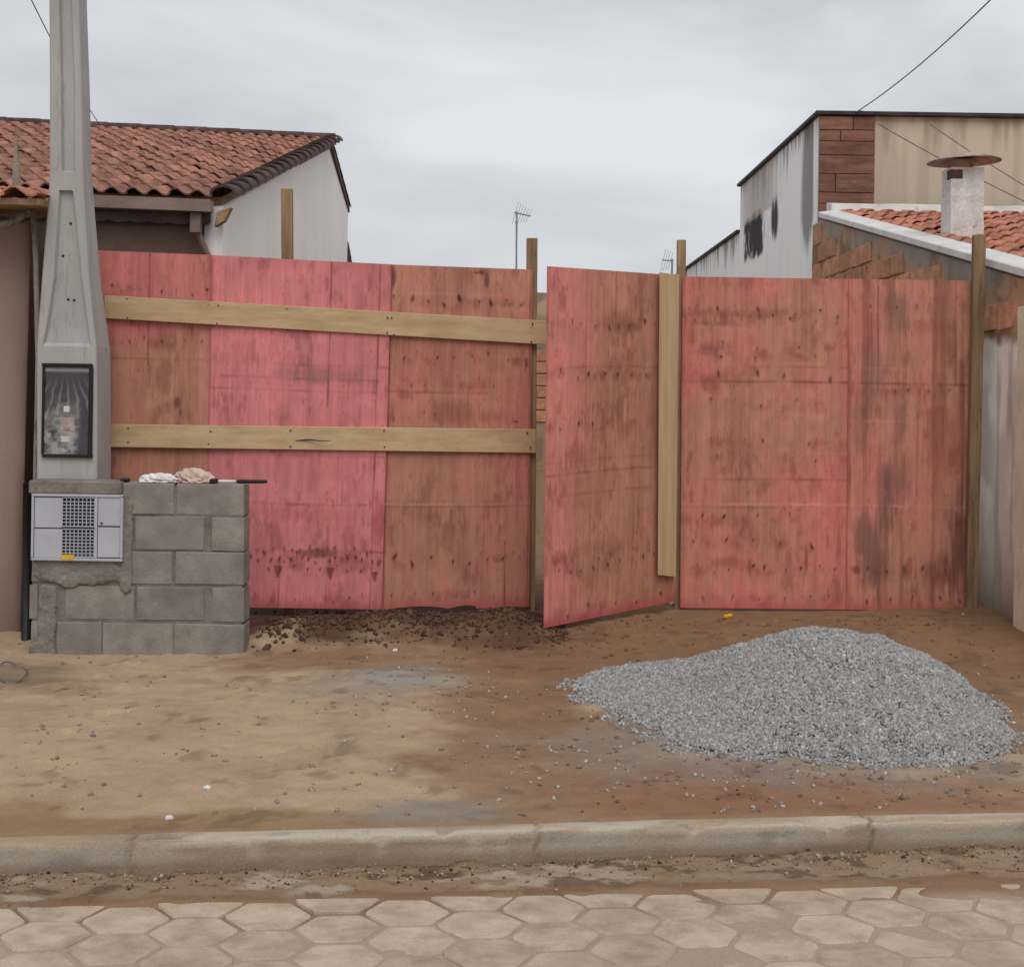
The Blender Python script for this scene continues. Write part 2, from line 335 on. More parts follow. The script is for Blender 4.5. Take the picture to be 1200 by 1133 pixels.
ny, nx = GX.shape; idx = np.arange(nx * ny).reshape(ny, nx)
quads = np.stack([idx[:-1, :-1], idx[:-1, 1:], idx[1:, 1:], idx[1:, :-1]], -1).reshape(-1, 4)
mk('dirt_lot', np.stack([GX, GY, GZ], -1).reshape(-1, 3), quads, M['ground'], None, True, ground_col(GX, GY).reshape(-1, 3), 'structure', (0, 0, 0))
# far ground under everything
b = 300.0
mk('ground', [(-b, -b, -.12), (b, -b, -.12), (b, b, -.12), (-b, b, -.12)], [(0, 1, 2, 3)], mat('far_soil', S(150, 128, 104), S(126, 104, 82), (.5, .5, .5), rand=0), None, False, None, 'structure', (0, 0, -.12))

# kerb
kx = np.unique(np.concatenate([np.linspace(-12, -3, 60), np.linspace(-3, 3, 420), np.linspace(3, 12, 60)]))
prof = [(-.004, -.10), (-.002, .0), (0, .03), (.003, .06), (.005, .085), (.006, .106), (.009, .114), (.016, .118), (.05, .119), (.08, .119), (.104, .116), (.112, .108), (.114, -.1)]
pv = np.zeros((len(prof), len(kx), 3)); pc = np.zeros((len(prof), len(kx), 3))
ky = kerb_y(kx)
for i, (o_, z_) in enumerate(prof):
    nz_ = fbm(kx * 7, np.full_like(kx, i * .6), 4, 11) - .5
    chip = -0.018 * sm(.66, .78, fbm(kx * 9, np.full_like(kx, i * .25), 3, 14)) * (1 if 4 <= i <= 8 else 0)
    pv[i, :, 0] = kx - KA * o_; pv[i, :, 1] = ky + o_ + .004 * nz_ - chip * .5; pv[i, :, 2] = z_ + (.003 * nz_ + chip + .006 * np.sin(kx * .9) if z_ > .02 else 0)
    c0 = np.array(S(176, 164, 149)) if z_ > .1 else np.array(S(156, 146, 133))
    cc = np.broadcast_to(c0, (len(kx), 3)).copy()
    cc = lerp(cc, np.array(S(136, 118, 98)), sm(.45, .65, fbm(kx * 2.3, np.full_like(kx, i * .3), 4, 16)) * .8)
    cc = lerp(cc, np.array(S(160, 136, 108)), sm(.5, .66, fbm(kx * 3.1 + 7, np.full_like(kx, i * .4), 4, 18)) * (.7 if i > 6 else .25))
    cc = lerp(cc, np.array(S(112, 106, 100)), sm(.6, .72, fbm(kx * 5 + 3, np.full_like(kx, i * .5), 4, 19)) * .5)
    if i <= 2: cc = lerp(cc, np.array(S(116, 92, 70)), np.full(len(kx), .55))
    for jx in (-2.62, -1.31, .12, 1.36, 2.55):
        g_ = np.exp(-((kx - jx - .01 * math.sin(i * 1.7 + jx)) / .007) ** 2); cc = lerp(cc, np.array(S(84, 72, 60)), g_ * .75); pv[i, :, 1] += .006 * g_; pv[i, :, 2] -= .003 * g_
    pc[i] = cc
idx = np.arange(len(prof) * len(kx)).reshape(len(prof), len(kx))
q = np.stack([idx[:-1, :-1], idx[:-1, 1:], idx[1:, 1:], idx[1:, :-1]], -1).reshape(-1, 4)
mk('kerb', pv.reshape(-1, 3), q, M['kerb'], None, True, pc.reshape(-1, 3), 'structure', (0, KY, 0))

# road: sand bed, gutter dirt, hexagon pavers
GW = 0.33                                           # width of the dirt gutter
rx = np.unique(np.concatenate([np.linspace(-30, -3, 40), np.linspace(-3, 3, 400), np.linspace(3, 30, 40)]))
rs = np.unique(np.concatenate([np.linspace(-.0, .9, 90), np.linspace(.9, 2.8, 60), np.linspace(2.4, 40, 10)]))
RX, RS = np.meshgrid(rx, rs); RY = kerb_y(RX) - RS + .002
def gutter_m(X, s): return 1 - sm(GW - .035, GW + .03, s + .06 * (fbm(X * 6, s * 6, 3, 44) - .5))
gm = gutter_m(RX, RS)
fz = -0.011 + 0.002 * (fbm(RX * 12, RS * 12, 3, 46) - .5)
hump = 0.012 + .020 * sm(-.3, 1.6, RX) * np.exp(-(RS / .16) ** 2) + .034 * (fbm(RX * 8, RS * 14, 4, 47) - .38) + .012 * (fbm(RX * 30, RS * 34, 3, 49) - .5)
film = .0092 * sm(.40, .72, RS + .22 * (fbm(RX * 3, RS * 3, 3, 52) - .5)) + .016 * sm(.46, .66, fbm(RX * 3.2 + 4, RS * 5 + 1, 4, 48)) * sm(.55, 1.0, RX) * (1 - sm(.52, .75, RS)) + .006 * sm(.5, .75, fbm(RX * 4 + 9, RS * 6, 4, 58)) * (1 - sm(.40, .6, RS))
film = np.minimum(film, .0060 + .012 * sm(.75, 1.15, RX) * (1 - sm(.48, .6, RS)) * sm(.5, .6, fbm(RX * 3.2 + 4, RS * 5 + 1, 4, 48)))
RZ = fz + gm * np.maximum(hump, -.004) + (1 - gm) * film
rc = np.broadcast_to(np.array(S(132, 104, 82)), RX.shape + (3,)).copy()
rc = lerp(rc, np.array(S(160, 143, 127)), sm(.34, .66, RS + .3 * (fbm(RX * 3, RS * 4, 4, 53) - .5)))
gc = np.broadcast_to(np.array(S(134, 112, 90)), RX.shape + (3,)).copy()
gc = lerp(gc, np.array(S(156, 140, 124)), sm(.48, .62, fbm(RX * 5, RS * 13, 4, 54)) * (1 - .75 * sm(.0, .9, RX)))
gc = lerp(gc, np.array(S(88, 72, 58)), sm(.56, .68, fbm(RX * 11, RS * 22, 4, 56)) * .8)
gc = lerp(gc, np.array(S(104, 82, 64)), np.exp(-(RS / .03) ** 2) * .7)
gc = lerp(gc, np.array(S(122, 92, 70)), np.exp(-((RS - GW + .03) / .035) ** 2) * .8)
rc = lerp(rc, gc, gm)
ny, nx = RX.shape; idx = np.arange(nx * ny).reshape(ny, nx)
q = np.stack([idx[:-1, :-1], idx[1:, :-1], idx[1:, 1:], idx[:-1, 1:]], -1).reshape(-1, 4)
road = mk('road', np.stack([RX, RY, RZ], -1).reshape(-1, 3), q, M['ground'], None, True, rc.reshape(-1, 3), 'structure', (0, 3, 0))

ka = math.atan(KA); ex, ey = Vector((math.cos(ka), math.sin(ka), 0)), Vector((-math.sin(ka), math.cos(ka), 0))
HA = 0.150
def clip_poly(P, lim):
    o = []
    for i in range(len(P)):
        a, b_ = P[i], P[(i + 1) % len(P)]
        ia, ib = a[1] <= lim, b_[1] <= lim
        if ia: o.append(a)
        if ia != ib:
            t = (lim - a[1]) / (b_[1] - a[1]); o.append((a[0] + t * (b_[0] - a[0]), lim))
    return o
def paver_mesh(P, seed):
    rr = random.Random(seed); v, f = [], []; n = len(P)
    cx = sum(p[0] for p in P) / n; cy = sum(p[1] for p in P) / n
    # worn corners: cut each
    Q = []
    for i in range(n):
        p, a, b_ = P[i], P[i - 1], P[(i + 1) % n]
        for o_ in (a, b_):
            dl = math.hypot(o_[0] - p[0], o_[1] - p[1]); t = min(.3, (.007 + .009 * rr.random()) / max(dl, .01)); Q.append((p[0] + t * (o_[0] - p[0]), p[1] + t * (o_[1] - p[1])))
    n = len(Q)
    for (ins, z) in ((0, -.05), (0, -.008), (.002, -.002), (.006, 0)):
        for p in Q:
            dl = math.hypot(p[0] - cx, p[1] - cy); t = max(.3, 1 - ins / max(dl, .02)) if ins else 1
            v.append((cx + (p[0] - cx) * t + (rr.random() - .5) * .003 * (ins > 0 or z > -.02), cy + (p[1] - cy) * t + (rr.random() - .5) * .003 * (z > -.02), z))
    for r_ in range(3):
        for i in range(n): f.append((r_ * n + i, r_ * n + (i + 1) % n, (r_ + 1) * n + (i + 1) % n, (r_ + 1) * n + i))
    f.append(tuple(3 * n + i for i in range(n)))
    return v, f
K0 = Vector((0, KY, 0)); JG = 0.0085
HEXP = [((HA - JG) * math.cos(math.radians(60 * k)), (HA - JG) * math.sin(math.radians(60 * k))) for k in range(6)]
variants = []; cnt = 0
rowh = HA * math.sqrt(3)
PX0, PY0 = 0.075, -GW - .135
for ci in range(-15, 16):
    for ri in range(0, 11):
        lx = PX0 + ci * 1.5 * HA; ly = PY0 - ri * rowh + (rowh / 2 if ci % 2 else 0)
        P = [(p[0] + lx, p[1] + ly) for p in HEXP]
        Pc = clip_poly(P, -GW + .004)
        if len(Pc) < 3: continue
        area = abs(sum(Pc[i][0] * Pc[(i + 1) % len(Pc)][1] - Pc[(i + 1) % len(Pc)][0] * Pc[i][1] for i in range(len(Pc)))) / 2
        if area < .006: continue
        wpos = K0 + ex * lx + ey * ly
        if wpos.y < 3.2 or abs(wpos.x) > 2.9: continue
        rot = (random.uniform(-.02, .02), random.uniform(-.02, .02), ka + random.uniform(-.02, .02))
        wz = random.uniform(-.005, .003)
        if area > .050 and len(variants) >= 4:
            dup(random.choice(variants), road, (wpos.x, wpos.y, wz), rot); cnt += 1; continue
        v, f = paver_mesh([(p[0] - lx, p[1] - ly) for p in Pc], cnt)
        o = mk('paver', [(wpos.x + x, wpos.y + y, wz + z) for x, y, z in v], f, M['paver'], road, False, None, None, (wpos.x, wpos.y, wz)); o.rotation_euler = rot
        if area > .050: variants.append(o)
        cnt += 1

# ------------------------------------------------------------------ plywood
PINK, DPINK = np.array(S(202, 118, 114)), np.array(S(182, 82, 88))
BRN, DRK, GRY = np.array(S(180, 124, 103)), np.array(S(88, 42, 36)), np.array(S(116, 92, 84))
def ply_col(seed, pink=PINK, brown=.5, bfun=None, seams=(), hl=(), rows=(), stains=(), drips=(), bottom=.7, streak=.22):
    def f(u, v):
        w, h = u.max(), v.max()
        wav = u + .02 * (fbm(u * 2, v * 1.2, 3, seed + 3) - .5)
        n1 = fbm(wav * 75, v * 1.6, 3, seed); n2 = fbm(wav * 13, v * .7, 3, seed + 1); n3 = fbm(u * 2.2, v * 1.5, 4, seed + 2); n4 = fbm(u * 9, v * 9, 4, seed + 5)
        bm = sm(.30, .72, .55 * n3 + .25 * fbm(u * 6, v * 2.2, 4, seed + 21) + .2 * n2 + (brown - .5) + (bfun(u / w, v / h) if bfun else 0))
        c = lerp(np.broadcast_to(pink, u.shape + (3,)), BRN, bm)
        c = lerp(c, DPINK, sm(.58, .75, n4 * .5 + n2 * .5) * .35)
        c = c * (1 + .34 * (n2 - .5) + .30 * (fbm(u * 3.1 + 3, v * 2.0, 4, seed + 51) - .5) + .26 * (n1 - .5) + .34 * (n4 - .5) + .25 * (fbm(u * 28, v * 14, 3, seed + 13) - .5))[..., None]
        c = lerp(c, np.array(S(196, 128, 116)), sm(.56, .72, fbm(wav * 24, v * 1.1, 4, seed + 9)) * .4)
        c = lerp(c, DRK * 1.5, sm(.56, .76, fbm(wav * 17, v * .8, 5, seed + 31) + .12 * (n4 - .5)) * streak * .8)
        c = lerp(c, DRK * 1.7, sm(.54, .74, .6 * fbm(u * 7 + 5, v * 5, 5, seed + 33) + .4 * fbm(wav * 45, v * 12, 3, seed + 65)) * .42)
        c = lerp(c, DRK * 1.3, sm(.62, .78, fbm(wav * 70, v * 26, 3, seed + 41) * .7 + .3 * n4) * .28)
        ed = np.exp(-(v / .05) ** 2) * bottom + .35 * np.exp(-(u / .012) ** 2) + .35 * np.exp(-((w - u) / .012) ** 2)
        c = lerp(c, DPINK * .9, np.clip(ed * (.5 + n4), 0, .9))
        for (us, v0, v1, k) in seams:
            g = np.exp(-((u - us * w - .006 * (vno(v * 3, v * 0, seed) - .5)) / .0055) ** 2) * (v > v0 * h) * (v < v1 * h); c = lerp(c, DRK * 1.35, np.clip(g * k * .8 * (.45 + .8 * vno(v * 5 + us * 9, v * 0, seed + 6)), 0, .9))
        for (vl, k, u0, u1) in hl:
            g = np.exp(-((v - vl * h - .012 * (fbm(u * 3, u * 0, 2, seed) - .5)) / .008) ** 2) * (u >= u0 * w) * (u <= u1 * w) * (.15 + .95 * vno(u * 9, u * 0, seed + 4)) * (.75 if k > 0 else .42)
            c = lerp(c, DRK if k > 0 else np.array(S(232, 160, 150)), np.clip(g * abs(k), 0, .9))
        rr = random.Random(seed); rag = .6 * fbm(u * 70, v * 55, 3, seed + 61) + .4 * n1
        for (vr, n_, u0, u1, size, k) in rows:
            band = np.exp(-((v - vr * h + .012) / .045) ** 2) * sm(.45, .72, n4 * .6 + .4 * fbm(u * 22, v * 12, 3, seed + 44)) * .5 * k; c = lerp(c, DRK * 1.6, np.clip(band, 0, .8))
            for i in range(n_):
                uu = (u0 + (u1 - u0) * (i + .5 + rr.uniform(-.22, .22)) / n_) * w; vv = vr * h + rr.uniform(-.03, .03); s_ = size * rr.uniform(.5, 1.15)
                an = rr.uniform(-.5, .5); s1 = s_ * rr.uniform(.45, .8); s2 = s_ * rr.uniform(.9, 1.7)
                du_, dv_ = (u - uu) * math.cos(an) + (v - vv) * math.sin(an), -(u - uu) * math.sin(an) + (v - vv) * math.cos(an)
                g = np.exp(-np.maximum((du_ / s1) ** 2 + (dv_ / s2) ** 2 + 1.5 * (rag - .5), 0) ** 1.4); ln = rr.uniform(.01, .07)
                g = np.maximum(g, .55 * np.exp(-((u - uu) / (s_ * .55)) ** 2) * (v < vv) * np.clip(1 - (vv - v) / ln, 0, 1))
                c = lerp(c, DRK * .45, np.clip(g * k * rr.uniform(.75, 1.25), 0, .97))
        for (us, vs2, ru, rv, k, cc) in stains:
            r = np.sqrt(((u - us * w) / ru) ** 2 + ((v - vs2 * h) / rv) ** 2) + .9 * (fbm(wav * 11, v * 2.6, 4, seed + 11) - .5) + .5 * (n1 - .5) + .8 * (fbm(wav * 42, v * 9, 3, seed + 63) - .5)
            c = lerp(c, cc, (1 - sm(.35, 1.2, r)) * k * .8)
        for (us, vs2, s_) in drips:      # plug hole with a run below it
            a = (u - us * w) / s_; bb = (v - vs2 * h) / s_
            g = np.exp(-(np.maximum(np.abs(a) - .8 * np.clip((bb + 2) / 3, 0, 1), 0) * 3) ** 2) * (bb < 1) * (bb > -2.2)
            c = lerp(c, DRK * 1.1, np.clip(g * .75, 0, .9))
        return np.clip(c, .01, .85)
    return f
def warpf(seed, a=.014): return lambda u, v: a * (fbm(u * 1.1, v * .9, 2, seed) - .5) * np.minimum(1, v * 3)
def fd(px): return K * (6.12 + (px - 118) / 502.0 * .30)            # depth of the left hoarding along its run
def panel(name, parent, TL, TR, BR, BL, dl, dr, colf, seed, thick=.012, jag=None, kind=None, tilt=0.0):
    c = [W(*BL, dl), W(*BR, dr), W(*TR, dr + tilt), W(*TL, dl + tilt)]
    w = (c[1] - c[0]).length; h = (c[3] - c[0]).length
    return slab(name, c, thick, int(w / .006), int(h / .007), colf, M['ply'], parent, warpf(seed), jag)

g0 = W(420, 712, 6.25 * K)
hoard = thing('plywood_fence', (g0.x, g0.y, .25), 'long pink plywood fence left of the gate, nailed with two level pine rails', 'fence')
panel('plywood_panel', hoard, (52, 291), (250, 299), (242, 712), (46, 714), fd(50) + .02, fd(246) + .02,
      ply_col(101, PINK, .42, lambda a, b: .60 * (1 - sm(.66, .84, b)) - .1, seams=((.62, .68, 1, .9), (.62, 0, .3, .5)), hl=((.70, .5, .3, 1),),
              rows=((.895, 10, .1, 1, .010, .95), (.755, 8, .1, 1, .011, .95)), stains=((.80, .58, .02, .05, .9, DRK), (.82, .55, .012, .04, .9, DRK))), 101)
panel('plywood_panel', hoard, (249, 299), (459, 310), (447, 714), (241, 711), fd(246), fd(452),
      ply_col(202, np.array(S(205, 122, 124)), .16, None, seams=((.66, .58, 1, .95), (.935, .0, 1, .9), (.41, .0, .16, .85), (.68, 0, .2, .4), (.07, .6, 1, .3)),
              hl=((.66, .75, .05, .95), (.625, .55, 0, .93), (.70, .5, .35, 1), (.30, .85, .1, .9), (.165, .7, .1, 1), (.44, .4, 0, 1)),
              rows=((.145, 22, .2, 1, .016, .9), (.165, 14, .25, .95, .012, .85), (.12, 9, .3, 1, .010, .9), (.03, 12, .1, 1, .008, .7)),
              stains=((.62, .67, .32, .06, .6, GRY), (.8, .22, .05, .12, .5, DPINK), (.96, .25, .03, .2, .7, DPINK), (.62, .16, .12, .035, .75, DRK), (.5, .27, .4, .05, .25, DPINK)),
              drips=((.40, .11, .024), (.70, .108, .024), (.955, .10, .02))), 202)
def jag3(u, v): return np.where(v < .3, (1 - np.minimum(v / .05, 1)) * (.05 * (fbm(u * 7, u * 0, 3, 5) - .5) - .02 * (u > .62)), 0)
panel('plywood_panel', hoard, (457, 310), (624, 316), (620, 708), (446, 712), fd(450) + .015, fd(620) + .015,
      ply_col(303, np.array(S(200, 120, 115)), .60, lambda a, b: .1 * (1 - b), seams=((.83, 0, .19, .95), (.015, .0, 1, .9), (.99, 0, 1, .8), (.5, .86, 1, .3)),
              hl=((.63, .55, 0, .7), (.30, -.8, 0, 1), (.295, .5, 0, 1), (.92, -.5, .1, .8)),
              rows=((.895, 9, 0, 1, .015, 1), (.735, 8, .05, 1, .013, .95), (.135, 8, .03, 1, .015, 1), (.66, 6, .1, .8, .009, .7), (.03, 7, 0, 1, .012, .9), (.56, 4, 0, .4, .012, .7)),
              stains=((.03, .965, .025, .10, .95, DRK), (.68, .965, .016, .07, .95, DRK), (.60, .985, .06, .015, .9, DRK), (.89, .545, .028, .010, 1, DRK * .5), (.25, .5, .2, .4, .3, BRN * .8), (.45, .57, .2, .08, .45, DRK * 1.8),
                      (.13, .62, .05, .04, .5, DRK), (.3, .72, .35, .16, .25, DRK * 1.9), (.965, .72, .012, .05, .9, DRK))), 303, jag=jag3)
def plank(name, TL, TR, BR, BL, dl, dr, thick, m, parent, bev=.003, segs=1):
    p = [W(*BL, dl), W(*BR, dr), W(*TR, dr), W(*TL, dl)]; q = [v + Vector((0, thick, 0)) for v in p]
    return MB().hexa(p + q, bev).build(name, m, parent)
plank('rail', (122, 346), (640, 376), (640, 404), (122, 373), fd(122) - .028, fd(640) - .012, .025, M['pine_h'], hoard)
plank('rail', (128, 497), (628, 503), (628, 531), (128, 524), fd(128) - .028, fd(628) - .012, .025, M['pine_h'], hoard)
_rn = random.Random(4)
for (x_, ya_, yb_) in [(150, 352, 374), (246, 358, 380), (254, 359, 380), (338, 364, 385), (452, 371, 391), (460, 372, 391), (622, 381, 400)] + [(150, 503, 520), (244, 504, 521), (338, 504, 522), (450, 505, 524), (620, 508, 526)]:
    for yy in (ya_, yb_):
        q_ = W(x_ + _rn.uniform(-3, 3), yy + _rn.uniform(-2, 2), fd(x_) - .031); MB().tube([q_, q_ + Vector((0, .02, 0))], .0055, 6).build('nail', M['dark_int'], hoard)
# crack in the lower rail
MB().tube([W(329 + i * 6, 516 + .8 * math.sin(i * .9), fd(350) - .0275) for i in range(11)], [.001, .003, .004, .004, .004, .005, .005, .004, .004, .003, .001], 6).build('crack', M['dark_int'], hoard)
plank('post', (329, 221), (342, 221), (345, 720), (333, 720), fd(336) + .10, fd(336) + .10, .06, M['post'], hoard)
plank('post', (617, 279), (630, 279), (627, 722), (614, 722), fd(622) + .04, fd(622) + .04, .07, M['post'], hoard)

# gate leaf, swung towards the street
hg = W(795, 705, 6.5 * K)
gate = thing('plywood_gate', (hg.x - .4, hg.y - .25, .27), 'narrow plywood gate leaf standing ajar, swung out to the street, with one upright pine batten', 'gate')
panel('plywood_panel', gate, (641, 312), (797, 323), (792, 704), (637, 736), 5.98 * K, 6.49 * K,
      ply_col(404, np.array(S(202, 128, 118)), .58, lambda a, b: .22 * np.exp(-((a - .55) / .35) ** 2) - .5 * np.exp(-(a / .22) ** 2) - .2 * (1 - sm(0, .15, b)),
              seams=((.285, .42, 1, .75), (.50, .86, 1, .8), (.63, .88, 1, .4), (.7, 0, .12, .5)), hl=((.42, .7, 0, .85), (.36, .5, .1, .8), (.72, .5, .1, .9), (.455, .3, 0, .9)),
              rows=((.845, 9, .03, .85, .013, 1), (.70, 8, .05, .92, .014, 1), (.56, 3, .05, .4, .014, 1), (.15, 10, .05, .95, .012, .95), (.18, 5, .3, .95, .010, .9), (.47, 4, .2, .8, .009, .7), (.03, 5, .1, .95, .012, .9)),
              stains=((.55, .85, .18, .10, .45, DRK * 1.9), (.88, .62, .012, .04, .9, DRK), (.6, .54, .13, .10, .3, DRK * 1.9), (.5, .2, .35, .05, .3, DRK * 2.2)), bottom=.9), 404)
plank('batten', (773, 319), (796, 322), (792, 676), (771, 674), 6.375 * K - .01, 6.455 * K - .01, .024, M['pine_v'], gate)
# right run of the hoarding
r0 = W(970, 714, 6.53 * K)
hoard2 = thing('plywood_fence', (r0.x, r0.y, .27), 'two plywood sheets right of the gate, streaked with grey, behind the gravel heap', 'fence')
DR = 6.53 * K
panel('plywood_panel', hoard2, (800, 324), (994, 327), (991, 714), (797, 712), DR, DR,
      ply_col(505, np.array(S(202, 112, 106)), .50, lambda a, b: .22 * np.exp(-((b - .55) / .1) ** 2) + .12 * np.exp(-((b - .87) / .06) ** 2), seams=((.72, .88, 1, .35), (.35, .9, 1, .3)),
              hl=((.685, .8, 0, 1), (.73, .35, .4, 1), (.39, .55, .1, 1), (.315, -.9, 0, 1), (.305, .5, 0, .6), (.47, -.4, .75, 1)),
              rows=((.895, 8, 0, 1, .014, .95), (.88, 7, 0, 1, .010, .9), (.79, 3, .05, .9, .014, .9), (.77, 3, .07, .92, .013, .9), (.70, 4, .05, 1, .016, .8), (.62, 3, .05, .9, .013, .8), (.50, 3, .05, .92, .011, .9), (.46, 4, .1, .95, .011, .7), (.275, 4, 0, .75, .014, .95), (.20, 5, 0, .9, .014, .9), (.12, 9, .05, 1, .014, .85), (.03, 6, .05, 1, .012, .9)),
              stains=((.3, .89, .45, .035, .4, DRK * 1.9), (.2, .86, .2, .02, .4, DRK * 1.6), (.3, .14, .16, .05, .5, DRK * 2), (.22, .26, .06, .06, .45, DRK * 2), (.17, .67, .07, .05, .55, DRK * 1.8), (.42, .12, .02, .1, .5, DRK), (.76, .15, .012, .08, .7, DRK), (.96, .2, .02, .12, .4, DRK * 1.5))), 505)
panel('plywood_panel', hoard2, (994, 327), (1141, 329), (1138, 717), (991, 714), DR + .012, DR + .012,
      ply_col(606, np.array(S(190, 110, 102)), .60, lambda a, b: .12 * np.exp(-((a - .65) / .3) ** 2), seams=((.03, 0, 1, .4), (.24, .66, .98, .8), (.19, .66, .9, .5), (.86, .68, 1, .8), (.92, .3, .66, .6), (.56, .35, .6, .4)),
              hl=((.685, .9, .1, 1), (.73, -.4, 0, .8), (.315, -.8, 0, 1), (.57, -.4, 0, .5)),
              rows=((.93, 3, .05, .7, .012, .8), (.67, 5, .3, 1, .013, .8), (.12, 5, .05, .9, .018, .8), (.03, 5, .05, 1, .014, .9)),
              stains=((.19, .17, .15, .34, .8, GRY * .5), (.30, .35, .07, .3, .55, GRY * .6), (.40, .9, .10, .22, .7, GRY * .9), (.42, .57, .06, .18, .55, GRY * .8), (.42, .4, .11, .22, .55, GRY * .7), (.92, .2, .10, .38, .85, np.array(S(84, 42, 44))), (.72, .12, .12, .12, .6, DRK * 1.5), (.08, .12, .05, .05, .85, DRK), (.2, .7, .09, .22, .4, GRY),
                      (.83, .8, .04, .12, .5, DRK * 1.6), (.6, .86, .25, .06, .35, DRK * 1.8), (.75, .5, .2, .25, .45, np.array(S(150, 76, 58))), (.1, .55, .05, .2, .4, GRY)), streak=.6), 606)
plank('post', (794, 281), (804, 281), (801, 720), (791, 720), DR + .03, DR + .03, .055, M['post'], hoard2)
plank('post', (1142, 275), (1156, 275), (1145, 722), (1133, 722), DR - .065, DR - .065, .06, M['post'], hoard2)

# ------------------------------------------------------------------ block pier, meter cabinet, pole
DW = 5.665 * K
zb = .13
pier = thing('block_wall', (W(160, 768, DW).x, DW + .06, .13), 'low grey concrete block pier in front of the concrete pole', 'block wall')
xl, xr = W(36, 680, DW).x, W(286, 680, DW).x
MB().box((xl + .012, DW + .007, .10), (xr - .012, DW + .180, 1.132)).build('mortar', M['mortar'], pier)
rowsY = [(566, 603), (605, 644), (646, 684), (687, 727), (730, 778)]
rowsX = [[(37, 90), (92, 142), (143, 204), (206, 286)], [(37, 94), (96, 152), (158, 239), (248, 286)], [(37, 118), (120, 202), (205, 286)], [(34, 44), (76, 157), (160, 239), (248, 286)], [(36, 45), (66, 119), (120, 202), (204, 286)]]
for (y0, y1), rw in zip(rowsY, rowsX):
    for (x0, x1) in rw:
        sk = .006 * random.uniform(-1, 1); j = random.uniform(-.003, .004)
        z1 = W(160, y0, DW).z; z0 = W(160, y1, DW).z
        a, b_ = W(x0, (y0 + y1) / 2, DW).x, W(x1, (y0 + y1) / 2, DW).x
        p = [Vector((a, DW + j, z0)), Vector((b_, DW + j + .002, z0)), Vector((b_, DW + j, z1)), Vector((a, DW + j, z1))]
        p = [v + Vector((random.uniform(-.002, .002), random.uniform(-.002, .002), random.uniform(-.003, .003))) for v in p]
        MB().hexa(p + [v + Vector((0, .19 - j, 0)) for v in p], random.uniform(.003, .006)).build('block', M['block'], pier)
# mortar smeared over the joints round the cabinet: real relief, sunk into the wall where there is none
sx = np.linspace(36, 165, 130); sy = np.linspace(580, 770, 190); SX, SY = np.meshgrid(sx, sy)
mask = np.maximum.reduce([1 - sm(.5, 1.05, np.sqrt(((SX - 90) / 72) ** 2 + ((SY - 668) / 26) ** 2)), 1 - sm(.4, 1, np.abs(SX - 148) / 10 + np.maximum(0, (SY - 690)) / 10),
                          (1 - sm(.4, 1.0, np.abs(SX - 56) / 15)) * sm(680, 690, SY), (1 - sm(.5, 1, np.sqrt(((SX - 50) / 22) ** 2 + ((SY - 762) / 14) ** 2)))])
mask = mask + .9 * (fbm(SX / 16, SY / 12, 4, 3) - .5)
px_ = W(36, 670, DW).x + (SX - 36) * (DW / F); pz_ = np.array([[W(90, yy, DW).z] for yy in sy]) + SX * 0
off = np.where(mask > .5, -.003 - .008 * sm(.5, .85, mask) - .008 * (fbm(SX / 5, SY / 5, 3, 6) - .5), .03)
idx = np.arange(SX.size).reshape(SX.shape)
q = np.stack([idx[1:, :-1], idx[1:, 1:], idx[:-1, 1:], idx[:-1, :-1]], -1).reshape(-1, 4)
keep = (mask > .38).ravel()[q].any(1)
mk('mortar_smear', np.stack([px_, DW + off, pz_], -1).reshape(-1, 3), q[keep], M['smear'], pier, True)
# cap slab
p0, p1 = W(35, 578, DW), W(144, 565, DW)
cb = MB(); cb.box((p0.x, DW - .03, p0.z), (p1.x, DW + .19, p1.z + .004), .008); cb.build('cap_slab', M['smear'], pier)

# meter cabinet set in the wall
c0, c1 = W(36, 657, DW - .035), W(143, 579, DW - .035)
cabinet = thing('meter_cabinet', (c0.x + .26, DW, c0.z), 'pale grey plastic meter cabinet with square grilles, set into the block pier', 'meter cabinet')
def rectp(x0, y0, x1, y1, d): a = W((x0 + x1) / 2, y1, d); b_ = W((x0 + x1) / 2, y0, d); return c0.x + (x0 - 36) * (DW - .035) / F, a.z, c0.x + (x1 - 36) * (DW - .035) / F, b_.z
def rbox(mb, x0, y0, x1, y1, ya, yb, bev=0):
    X0, Z0, X1, Z1 = rectp(x0, y0, x1, y1, DW - .035); return mb.box((X0, ya, Z0), (X1, yb, Z1), bev)
fr = MB(); YF = DW - .035
rbox(fr, 36, 579, 143, 582, YF, DW + .01); rbox(fr, 36, 654, 143, 657, YF, DW + .01); rbox(fr, 36, 582, 38.6, 654, YF, DW + .01); rbox(fr, 140.4, 582, 143, 654, YF, DW + .01)
rbox(fr, 110, 582, 113, 654, YF + .004, DW + .01); fr.build('frame', M['plastic'], cabinet)
rbox(MB(), 38.6, 582, 140.4, 654, DW - .006, DW + .012).build('inner_box', M['dark_int'], cabinet)
for (x0, x1, y0, y1, yy) in ((39.2, 71.5, 583, 618.5, 0), (39.2, 71.5, 619.8, 653.5, 0), (113.6, 140, 583, 616.5, .001), (113.6, 140, 618, 653.5, .001)):
    rbox(MB(), x0, y0, x1, y1, YF + .005 + yy, YF + .015, .0025).build('door', M['plastic'], cabinet)
